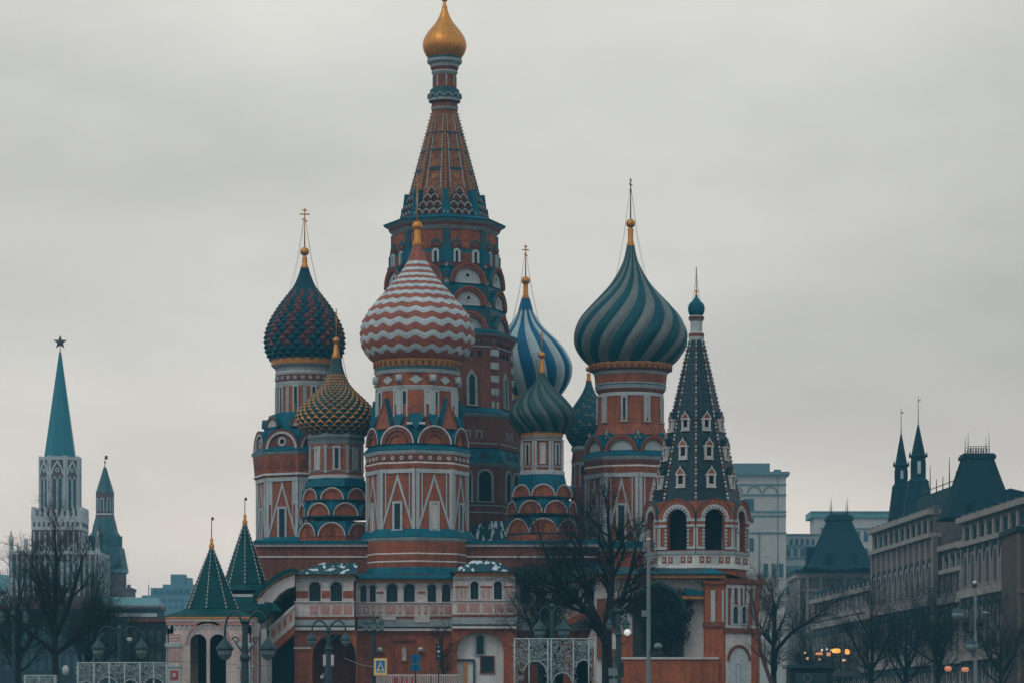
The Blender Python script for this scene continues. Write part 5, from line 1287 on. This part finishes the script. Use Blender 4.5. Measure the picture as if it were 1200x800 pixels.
ev = thing('evergreen_bush', 'dark shaggy evergreen on the terrace wall hiding the porch arch of the wing', 'bush', P(780, 772, 256.9), None)
rnd = random.Random(4); fo = MB(); tk = MB(); k = 256.9/F
tk.tube([P(780,773,256.9), P(780,705,256.9)], 0.16, 0.05, 'bark', 6)
lumps = [(768,706,20,15), (786,700,19,13), (800,716,13,17), (764,728,17,18), (784,728,23,20), (776,750,22,14), (797,742,12,12), (760,752,9,11), (788,762,8,7), (772,766,9,5), (806,704,8,7), (752,716,7,9)]
for cx_, cy_, rx_, ry_ in lumps:
    for i in range(int(rx_*ry_*2.6)):
        a = rnd.uniform(0, 2*math.pi); q = rnd.random()**0.6*rnd.uniform(0.85, 1.12); w_ = rnd.uniform(-1, 1)
        c = Vector((PX(cx_+rx_*q*math.cos(a), 256.9), 256.9+w_*0.75*math.sqrt(max(0.05, 1-q*q)), EYE+H(cy_+ry_*q*math.sin(a))*k)); s_ = rnd.uniform(0.08, 0.24)
        u = Vector((rnd.uniform(-1,1), rnd.uniform(-1,1), rnd.uniform(-1,1))).normalized(); v = u.orthogonal().normalized()
        fo.add([tuple(c-u*s_), tuple(c+v*s_*0.3), tuple(c+u*s_), tuple(c-v*s_*0.3)], [(0,1,2,3)], 'evergreen')
tk.build('trunk', ev, norm=False); fo.build('crown', ev, norm=False)
sm_ = tree('small bare tree left of the white screen niche at the gallery wall', 520, 232,
     [([(520,842,0),(519,800,0),(518,770,0),(517,748,0)], 2.0, 0.7, 20, 12)], 31, GT, mx=3)
src = tree('dark bare tree at the arcade foot, directly right of the lit lamps', 1022, 318,
     [([(1022,845,0),(1021,800,0),(1022,765,0),(1020,735,0)], 3.4, 1.0, 40, 15), ([(1021,790,0),(1008,765,0.8),(1000,748,1)], 2.2, 0.7, 28, 7), ([(1021,785,0),(1034,762,-0.8),(1042,742,-1)], 2.2, 0.7, 28, 7)], 41, GT, mx=4)
for cx, d, rz, sc, lb in ((1062, 322, 1.3, 1.0, 'second dark bare tree along the arcade, between the lit lamps and the grey pole'),
                          (1098, 300, 2.4, 0.95, 'bushy bare tree just left of the grey pole with round lanterns'),
                          (1172, 290, 3.6, 0.82, 'bare tree by the brown corner building'),
                          (985, 352, 4.4, 0.72, 'low bare tree below the arched window of the corner pavilion'),
                          (946, 350, 5.2, 0.75, 'low bare tree above the glowing kiosk'),
                          (22, 250, 0.6, 0.95, 'dark bare tree behind the three-headed lamp'),
                          (104, 262, 2.0, 0.95, 'dark bare tree behind the silver light frame and round lantern'),
                          (150, 285, 3.1, 0.7, 'bare tree standing before the low brown house'),
                          (632, 240, 2.7, 0.95, 'thin bare tree behind the tall light arch with the paired lanterns')):
    dup(src, base(cx, d), rz, sc, lb, GT)

# ------------------------------------------------------------------ street lamps and poles
def lamp_head(name_parent, T, x, py, w_, h_, y=0.0, m='iron_green'):
    """bell-shaped cap over a glass bowl, hanging; py = top of the cap"""
    c = T.new('lamp_head')
    a = h_; r = w_/2
    c.prof(16, [(H(py+a*0.56), r*0.9, m), (H(py+a*0.52), r*1.0, m), (H(py+a*0.44), r*0.98, m), (H(py+a*0.30), r*0.72, m), (H(py+a*0.14), r*0.42, m), (H(py+a*0.05), r*0.2, m), (H(py-a*0.12), r*0.14, m)], 0, x-T.cx, y, True)
    c.prof(16, [(H(py+a*1.0), r*0.16, 'lamp_glass'), (H(py+a*0.93), r*0.5, 'lamp_glass'), (H(py+a*0.78), r*0.74, 'lamp_glass'), (H(py+a*0.58), r*0.84, 'lamp_glass'), (H(py+a*0.55), r*0.84, 'lamp_glass')], 0, x-T.cx, y, True)
    c.prof(14, [(H(py+a*0.80), r*0.80, m), (H(py+a*0.76), r*0.80, m)], 0, x-T.cx, y)
def double_lamp(label, cx, d, pole_top, pole_r, heads, head_w, head_h, head_py, arm_top, yaw=0.0, extra=None):
    root = thing('street_lamp', label, 'street lamp', base(cx, d), 'ornate street lamps on the square'); T = Tower(cx, d); b = T.b
    g0 = gh(d)
    b.prof(12, [(g0, pole_r*2.6, 'iron_green'), (g0+12, pole_r*2.4, 'iron_green'), (g0+16, pole_r*1.6, 'iron_green'), (H(arm_top+head_h*2.2), pole_r*1.15, 'iron_green'), (H(arm_top+head_h*2.0), pole_r*1.7, 'iron_green'), (H(arm_top+head_h*1.8), pole_r*1.05, 'iron_green'), (H(pole_top+6), pole_r*0.8, 'iron_green'), (H(pole_top+4), pole_r*1.5, 'iron_green'), (H(pole_top), pole_r*0.3, 'iron_green')], 0, smooth=False)
    for hx in heads:
        s_ = hx-cx; sg = 1 if s_ > 0 else -1
        a = T.new('arm'); pts = []
        for i in range(11):      # swan neck out of the pole, over and down to the lantern
            t = i/10; an = math.pi*t
            pts.append((s_*(0.5-0.5*math.cos(an)), 0, H(head_py)+ (H(arm_top)-H(head_py))*(math.sin(an)**0.8 if t > 0.5 else 0.35*(1-t*2)*-1+math.sin(an))+head_h*0.1))
        a.tube(pts, pole_r*0.42, pole_r*0.32, 'iron_green', 6)
        # scroll under the arm
        sc_ = [(s_*0.45+sg*head_w*0.22*math.cos(an)*(1-an/9), 0, H(head_py+head_h*0.1)+head_w*0.22*math.sin(an)*(1-an/9)) for an in [i*0.55 for i in range(14)]]
        a.tube(sc_, pole_r*0.25, pole_r*0.15, 'iron_green', 5)
        a.tube([(0,0,H(head_py+head_h*0.8)), (s_*0.5,0,H(head_py+head_h*0.15))], pole_r*0.28, pole_r*0.22, 'iron_green', 5)
        lamp_head(root, T, hx, head_py, head_w, head_h)
    if extra: extra(T, root)
    T.finish('lamp_post', root); return root
def banners(xs, p0, p1, w_):
    def f(T, root):
        for x in xs:
            q = T.new('light_panel'); q.box(x-w_/2-T.cx, x+w_/2-T.cx, -2, 1, H(p1), H(p0), 'pole_grey'); q.box(x-w_/2+0.6-T.cx, x+w_/2-0.6-T.cx, -2.4, -1.9, H(p1-0.8), H(p0+0.8), 'white_stone')
            q.tube([(x-T.cx,0,H((p0+p1)/2)), (0,0,H((p0+p1)/2))], 0.5, 0.5, 'iron', 4)
        if len(xs) > 1:
            q = T.new('spotlight'); q.ball((-7.5,-2,H(793)), 2.4, 'white', 10); q.tube([(-7.5,-1,H(790)),(0,0,H(788))], 0.5, 0.5, 'white', 5)
    return f
double_lamp('large green street lamp with two bell lanterns before the entrance pavilion', 287, 150, 724, 3.8, (263.5, 314), 21, 26, 747, 718)
double_lamp('green street lamp with two lanterns and paired light panels before the ground floor arch', 385, 205, 735, 3.0, (365.5, 405), 13, 16, 741, 728, extra=banners((380.5, 389.5), 766, 780, 4.4))
double_lamp('green street lamp with two wide lanterns rising behind the tall silver light arch', 647, 190, 706, 2.6, (632.5, 660.5), 17, 21, 727, 712)
def globe_cam(T, root):
    q = T.new('globe_light'); q.ball((735-T.cx, -2, H(740.5)), 4.0, 'lamp_white', 14); q.tube([(735-T.cx,-2,H(745)),(735-T.cx,0,H(752)),(0,0,H(756))], 0.7, 0.7, 'iron_green', 5)
    q = T.new('light_panel'); q.box(717.5-T.cx, 721.5-T.cx, -3, 0, H(760), H(742), 'white_stone'); q.tube([(719-T.cx,0,H(750)),(0,0,H(750))], 0.5, 0.5, 'iron', 4)
    q = T.new('control_box'); q.box(713-T.cx, 723.5-T.cx, -5, 2, H(791), H(782), 'pole_grey'); q.box(724-T.cx, 731-T.cx, -4, 3, H(793), H(776), 'iron'); q.box(714-T.cx, 723-T.cx, -4.8, 1, H(803), H(795), 'pole_grey')
double_lamp('green street lamp with a small white globe beside the forked tree', 724, 200, 712, 3.0, (714.5, 733.5), 10.5, 14, 724, 715, extra=globe_cam)
double_lamp('green street lamp with two round lanterns over the low silver light frame', 140, 190, 732, 2.2, (115, 166), 15.5, 23, 748, 736)
def camera_white(T): pass
# three-headed lamp at the left
tl = thing('triple_lamp', 'three-headed street lamp on a thin post at the far left', 'street lamp', base(16, 240), 'ornate street lamps on the square')
T = Tower(16, 240); T.b.prof(10, [(gh(240), 4, 'iron_green'), (gh(240)+14, 3.6, 'iron_green'), (gh(240)+18, 2, 'iron_green'), (H(735), 1.8, 'iron_green'), (H(716), 1.1, 'iron_green'), (H(712), 1.8, 'iron_green'), (H(709), 0.4, 'iron_green')], 0)
for x in (2, 16, 30):
    if x != 16:
        q = T.new('arm'); q.tube([(0,0,H(738)), ((x-16)*0.5,0,H(735)), ((x-16)*0.9,0,H(729)), (x-16,0,H(722)), (x-16,0,H(717))], 0.8, 0.6, 'iron_green', 5)
    lamp_head(tl, T, x, 715 if x != 16 else 713, 9, 15)
T.finish('lamp_post', tl)
# small multi-lantern post in front of the middle of the gallery
pl = thing('cluster_lamp', 'slim dark lamp post topped by a cluster of little square lanterns near the crossing sign', 'street lamp', base(438, 190), 'ornate street lamps on the square')
T = Tower(438, 190); T.b.prof(10, [(gh(190), 5, 'iron'), (gh(190)+14, 4.6, 'iron'), (gh(190)+20, 3, 'iron'), (H(752), 2.6, 'iron_green'), (H(730), 1.9, 'iron_green'), (H(726), 2.8, 'iron_green'), (H(722), 1.2, 'iron_green'), (H(716), 0.4, 'iron_green')], 0)
for x, y in ((-9, 0), (9, 0), (0, -9), (0, 9)):
    q = T.new('arm'); q.tube([(0,0,H(744)), (x*0.6,y*0.6,H(741)), (x,y,H(736)), (x*1.0,y*1.0,H(724))], 0.7, 0.5, 'iron_green', 5); q.tube([(0,0,H(728)), (x*0.5,y*0.5,H(720)), (x,y,H(722)), (x,y,H(728))], 0.5, 0.4, 'iron_green', 5)
    q = T.new('lamp_head'); q.prof(4, [(H(739), 2.2, 'iron_green'), (H(738), 3.8, 'lamp_glass'), (H(731), 4.8, 'iron_green'), (H(730), 5.4, 'iron_green'), (H(726), 1.4, 'iron_green'), (H(723), 0.5, 'iron_green')], 45, x, y)
T.finish('lamp_post', pl)
# plain poles
def pole(label, cx, d, top, r, extra):
    root = thing('camera_pole', label, 'pole', base(cx, d)); T = Tower(cx, d); b = T.b
    b.prof(12, [(gh(d), r*2, 'pole_grey'), (gh(d)+3, r*2, 'pole_grey'), (gh(d)+3.4, r*1.25, 'pole_grey'), (H(top), r*0.8, 'pole_grey')], 0, smooth=False)
    extra(T); T.finish('pole', root); return root
def ex1(T):
    q = T.new('camera'); q.ball((0,0,H(631)), 2.3, 'plastic_white', 12); q.tube([(0,0,H(632)),(0,0,H(618))], 1.5, 1.2, 'iron', 8); q.box(-4,4,-1.5,1.5,H(620),H(618),'iron')
    q = T.new('equipment_box'); q.box(-8, -1.2, -3, 2, H(722), H(714.5), 'pole_grey')
    q = T.new('floodlight'); q.prof(12, [(-9, 5, 'pole_grey'), (-2, 4, 'pole_grey')], 0) if False else q.ball((11,-1,H(757)), 5, 'pole_grey', 12, 0.85); q.box(4, 17, -5, 3, H(768), H(762), 'iron'); q.tube([(0,0,H(763)),(10,0,H(762))], 0.8, 0.8, 'iron', 5)
pole('very tall plain grey camera pole in front of the bell tower wing', 760, 175, 620, 2.3, ex1)
def ex2(T):
    q = T.new('camera'); q.ball((-1,0,H(682)), 2.2, 'plastic_white', 10); q.box(-3.4,1.6,-2,2,H(688),H(684),'iron')
    for x, py, r in ((-21, 720, 7.4), (-5, 757, 7.6)):
        q = T.new('globe_lantern'); q.ball((x,-4,H(py)), r, 'lamp_glass', 16, 0.9); q.prof(14, [(H(py-r*0.35), r*1.02, 'iron_green'), (H(py-r*0.8), r*0.7, 'iron_green'), (H(py-r*1.15), r*0.12, 'iron_green')], 0, x, -4, True)
    q = T.new('arm'); q.tube([(0,0,H(742)),(-10,-2,H(739)),(-21,-4,H(728))], 0.9, 0.7, 'iron', 5); q.tube([(0,0,H(770)),(-5,-4,H(765))], 1, 0.8, 'iron', 5)
    for x in (-11.5, 5.5):
        q = T.new('loudspeaker'); q.box(x-4, x+4, -5, 2, H(738), H(724), 'iron'); q.prof(12, [(-0,0,'iron')], 0) if False else q.ball((x,-4,H(731)), 2.6, 'void', 10)
    q = T.new('dish'); q.ball((11,-3,H(718)), 4, 'pole_grey', 12, 0.55)
pole('grey pole with two round green lanterns and dark loudspeakers before the arcade', 1143, 190, 682, 2.0, ex2)

# ------------------------------------------------------------------ signs, signals, barrier, light frames, kiosk
sg = thing('crossing_sign', 'yellow framed blue pedestrian crossing sign before the brick wall', 'road sign', base(446, 186))
T = Tower(446, 186); f = fx(-3)
T.b.tube([(0,0,gh(186)),(0,0,H(772))], 1.0, 1.0, 'pole_grey', 8)
q = T.new('sign_plate'); q.fbox(f, -7.8, 7.8, H(791), H(770.5), 0, 1.0, 'sign_yellow'); q.fbox(f, -6.9, 6.9, H(790), H(771.5), 0, 1.3, 'sign_cream')
q.fbox(f, -5.2, 5.2, H(787), H(773.5), 0, 1.6, 'sign_blue'); q.poly(f, [(-4.6,H(786)),(4.6,H(786)),(0,H(774.6))], 0, 1.9, 'plastic_white')
q.poly(f, [(-0.9,H(778.6)),(0,H(777.6)),(0.9,H(778.6)),(0,H(779.7))], 0, 2.2, 'iron')                       # walking figure
q.poly(f, [(-0.7,H(780)),(0.9,H(780)),(1.3,H(782.6)),(0.2,H(783)),(-0.6,H(782.6))], 0, 2.2, 'iron')
for a in (((-0.4,H(782.6)),(0.5,H(782.6)),(-1.4,H(785.6)),(-2.2,H(785.6))), ((0.2,H(782.6)),(1.0,H(782.6)),(2.4,H(785.4)),(1.6,H(785.6))), ((0.7,H(780.2)),(1.1,H(780.8)),(2.3,H(782.6)),(1.8,H(782.8))), ((-0.6,H(780.2)),(-0.2,H(780.8)),(-1.8,H(782.6)),(-2.2,H(782.2)))):
    q.poly(f, list(a), 0, 2.2, 'iron')
q = T.new('bracket'); q.tube([(0,2,H(782)),(-24,30,H(778)),(-44,34,H(770))], 0.6, 0.5, 'pole_grey', 5)
T.finish('post', sg)
bs = thing('blue_sign', 'pair of small blue road signs on a thin post at the brick gallery wall', 'road sign', base(487, 215))
T = Tower(487, 215); f = fx(-2); T.b.tube([(0,0,gh(215)),(0,0,H(766))], 0.7, 0.7, 'iron', 6)
for p0, p1 in ((766.5, 776.5), (777.5, 786)):
    q = T.new('sign_plate'); q.fbox(f, -5.6, 5.6, H(p1), H(p0), 0, 0.8, 'sign_blue'); q.fbox(f, -5.0, 5.0, H(p1-0.6), H(p0+0.6), 0, 1.0, 'dome_blue'); q.fbox(f, -0.5, 0.5, H(p1-1.4), H(p0+1.4), 0, 1.3, 'iron')
T.finish('post', bs)
tf = thing('traffic_light', 'dark traffic light with a small white lens by the shaded brick wall', 'traffic light', base(514, 220))
T = Tower(514, 220); T.b.tube([(0,0,gh(220)),(0,0,H(754))], 0.9, 0.8, 'iron', 7)
q = T.new('signal_head'); q.box(-3.4, 3.4, -4, 0, H(772), H(754), 'iron')
for i, py in enumerate((757.5, 763, 768.5)):
    q.ball((0,-4.0,H(py)), 1.9, 'lamp_glass' if i != 1 else 'plastic_white', 10); q.box(-2.2, 2.2, -6, -4, H(py-2.2), H(py-2.8), 'iron')
T.finish('post', tf)
for i, (x, lb) in enumerate(((445, 'small white wall light above the crossing sign'), (493, 'small white wall light between the blue signs and the traffic light'))):
    T = Front(265); T.b.ball((x-600, -2, H(760)), 3.2, 'plastic_white', 12, 0.75); T.b.box(x-600-4, x-600+4, -2, 3, H(763.5), H(761.5), 'grey_trim')
    o = T.b.build('wall_light', None, (PX(x,265), 265, EYE+H(762)*265/F)); tag(o, lb, 'wall light', 'white wall lights on the brick gallery wall')
# white barrier with upright bars and red marks
br = thing('street_barrier', 'white barrier of close upright bars with red marks under the brick gallery wall', 'barrier', base(492, 226))
T = Front(226)
T.bx(438, 538, 789.5, 791, 0, 1.6, 'white_stone'); T.bx(438, 538, 803, 804.4, 0, 1.6, 'white_stone')
q = T.new('bars')
for i in range(50): q.box(438.4+i*2-600, 439.4+i*2-600, 0.3, 1.2, H(812), H(790.5), 'white_stone')
q = T.new('red_marks')
for i, x in enumerate((461, 464.5, 469.5, 475.5, 481.5)): q.box(x-600, x+(1.6 if i % 2 else 2.6)-600, -0.6, 0.2, H(801), H(793), 'sign_red')
for x in (440, 472, 505, 536): T.bx(x-0.8, x+0.8, 789, HZ-gh(226), 0.2, 1.4, 'pole_grey')
T.finish('frame', br)
# silver festoon frames (unlit street lights decoration)
def light_frame(label, x0, x1, p0, d, posts, arches_, seed):
    root = thing('festoon_arch', label, 'light decoration', base((x0+x1)/2, d), 'silver lattice light frames'); T = Front(d); rnd = random.Random(seed)
    g0 = gh(d); b = T.b
    for x in posts: b.tube([(x-600,0,g0),(x-600,0,H(p0))], 0.9, 0.9, 'frost', 5); b.tube([(x-600,9,g0),(x-600,9,H(p0))], 0.7, 0.7, 'frost', 5); b.tube([(x-600,0,H(p0)),(x-600,9,H(p0))], 0.6, 0.6, 'frost', 5)
    for y in (0, 9):
        b.tube([(x0-600,y,H(p0)),(x1-600,y,H(p0))], 0.9, 0.9, 'frost', 5)
    q = T.new('garland')
    for xa, xb, py_s in arches_:
        c = (xa+xb)/2; r = (xb-xa)/2
        for y in (0, 9): b.tube([(u, y, h) for u, h in arch(c-600, H(py_s), r*0.95, 12, r*0.9)], 0.8, 0.8, 'frost', 5)
    n = int((x1-x0)*9)
    for i in range(n):          # dense wire filling of the spandrels
        x = rnd.uniform(x0, x1); lim = p0+2
        low = min([py_s-(r*0.95)*math.sqrt(max(0, 1-((x-c)/(r*0.9))**2)) if abs(x-c) < r*0.9 else 812 for c, r, py_s in [((a+b_)/2, (b_-a)/2, s_) for a, b_, s_ in arches_]]+[812])
        if low-lim < 3: continue
        py = rnd.uniform(lim, low-1); a = rnd.uniform(0, math.pi); l_ = rnd.uniform(1.6, 4.4); y = rnd.choice((0, 9, 4.5))
        q.tube([(x-600-l_*math.cos(a), y, H(py)-l_*math.sin(a)), (x-600+rnd.uniform(-1,1), y+rnd.uniform(-1,1), H(py)), (x-600+l_*math.cos(a+0.6), y, H(py)+l_*math.sin(a+0.6))], 0.42, 0.36, 'frost', 3)
    T.finish('frame', root)
light_frame('tall silver lattice light arch in front of the big forked tree', 602, 698, 748, 185, (603, 620, 642, 646, 672, 690, 697), ((612, 642, 788), (674, 694, 782), (646, 672, 800)), 3)
light_frame('low silver lattice light frame left of the entrance pavilion', 90, 196, 776, 178, (91, 110, 128, 146, 164, 180, 195), ((92, 110, 806), (112, 140, 806), (142, 164, 806), (166, 194, 806)), 6)
light_frame('far left silver lattice light frame behind the tall bare tree', 28, 66, 791, 200, (29, 46, 64), ((30, 46, 812), (47, 63, 812)), 9)
wc = thing('white_camera', 'small white camera on a curved bracket beside the round lantern', 'camera', base(152, 196))
T = Tower(152, 196); T.b.tube([(-2,2,gh(196)),(-2,2,H(752))], 0.7, 0.6, 'iron', 6)
q = T.new('camera_head'); q.ball((0,0,H(749)), 3.4, 'plastic_white', 12, 0.8); q.box(-3,3,-3,3,H(753),H(751),'iron'); T.finish('bracket_pole', wc)
wl = thing('post_light', 'small white oval light on a post at the foot of the tall bare tree', 'light', base(77, 190))
T = Tower(77, 190); T.b.tube([(0,0,gh(190)),(0,0,H(790))], 0.8, 0.8, 'iron', 6); q = T.new('lens'); q.ball((0,-1,H(785)), 4.2, 'white', 12, 1.45); T.finish('post', wl)
# street kiosk with warm lamps, to the right of the bell tower
ks = thing('kiosk', 'dark flat-roofed kiosk under bare trees beside the glowing lamps', 'kiosk', base(950, 320))
T = Front(320); T.bx(926, 976, 782, 845, 0, 50, 'dark_wall'); T.bx(922, 980, 778, 782, -4, 54, 'iron_green'); q = T.new('window'); q.box(932-600, 968-600, -1, 1, H(812), H(788), 'far_glass'); q = T.new('sign_ring')
q.band(fx(-1), [(946-600+5*math.cos(2*math.pi*i/16), H(794)+5*math.sin(2*math.pi*i/16)) for i in range(17)], [(946-600+3.8*math.cos(2*math.pi*i/16), H(794)+3.8*math.sin(2*math.pi*i/16)) for i in range(17)], 0, 0.8, 'pole_grey')
T.finish('shell', ks)
aw = thing('awning', 'small dark market awning right of the dark kiosk', 'awning', base(990, 315))
T = Front(315); T.b.add([(x-600,y,H(p)) for x,p,y in ((976,792,-6),(1010,792,-6),(1006,785,20),(980,785,20),(976,792,40),(1010,792,40))], [(0,1,2,3),(3,2,5,4),(0,3,4),(1,5,2)], 'dark_wall')
for x in (978, 1008): T.b.tube([(x-600,-4,gh(315)),(x-600,-4,H(792))], 0.7, 0.7, 'iron', 5)
T.finish('cloth', aw)
rnd = random.Random(2)
for i, (x, py, w_, h_, m_, lb) in enumerate(((980, 762, 10, 5, 'amber', 'brightest orange lamp box hanging above the dark awning'), (993, 763, 5.5, 6, 'amber', 'bright orange lamp just right of the brightest lamp box'),
        (971, 766, 5, 4.6, 'amber_dim', 'small warm lamp left of the brightest lamp box'), (960, 765.5, 9, 3, 'amber_dim', 'dim orange strip lamp over the kiosk roof'),
        (1111, 783, 8, 6, 'amber_low', 'pale orange lamp low down, left of the grey lantern pole'), (1131, 784, 9, 5.4, 'amber_low', 'reddish lamp low down beside the grey lantern pole'))):
    d = 330 if x < 1050 else 260
    root = thing('hanging_lamp', lb, 'lamp', base(x, d), 'warm lit lamps at the foot of the arcade'); T = Tower(x, d)
    T.b.tube([(0,3,gh(d)),(0,3,H(py-4))], 0.5, 0.5, 'iron', 5); T.b.box(-w_/2-0.6, w_/2+0.6, -2, 3.4, H(py-h_/2), H(py-h_/2-1.2), 'iron')
    q = T.new('lamp_glow'); q.prof(10, [(H(py+h_/2), w_*0.30, m_), (H(py+h_/4), w_*0.5, m_), (H(py-h_/4), w_*0.5, m_), (H(py-h_/2), w_*0.36, m_)], 0, 0, 0, True)
    T.finish('post', root)
for j in range(10):
    x = 942+rnd.random()*48; py = 756+rnd.random()*18; T = Tower(x, 334)
    T.b.ball((0,0,H(py)), 1.2+rnd.random()*0.7, 'amber_dim' if j % 3 else 'lamp_white', 8)
    o = T.b.build('string_bulb', None, P(x, py, 334)); tag(o, 'tiny bulb on the string of lights above the kiosk', 'light bulb', 'string light bulbs above the kiosk')
T = Tower(966, 334); T.b.tube([(-26,0,H(758)),(-12,0,H(766)),(0,0,H(761)),(14,0,H(768)),(27,0,H(758))], 0.25, 0.25, 'iron', 4); T.b.tube([(-26,0,gh(334)),(-26,0,H(757))], 0.7, 0.6, 'iron', 5); T.b.tube([(27,0,gh(334)),(27,0,H(757))], 0.7, 0.6, 'iron', 5)
o = T.b.build('light_string', None, base(966, 334)); tag(o, 'sagging wire on two posts carrying the little bulbs above the kiosk', 'light string')
# overhead tram wires crossing low in front of the cathedral
wr = MB(); wr.tube([P(-30,752,170), P(150,772,170), P(330,780,170)], 0.012, 0.012, 'iron', 4)
tag(wr.build('overhead_wire', None, P(150,772,170)), 'thin dark overhead wire sagging across the lower left', 'wire')
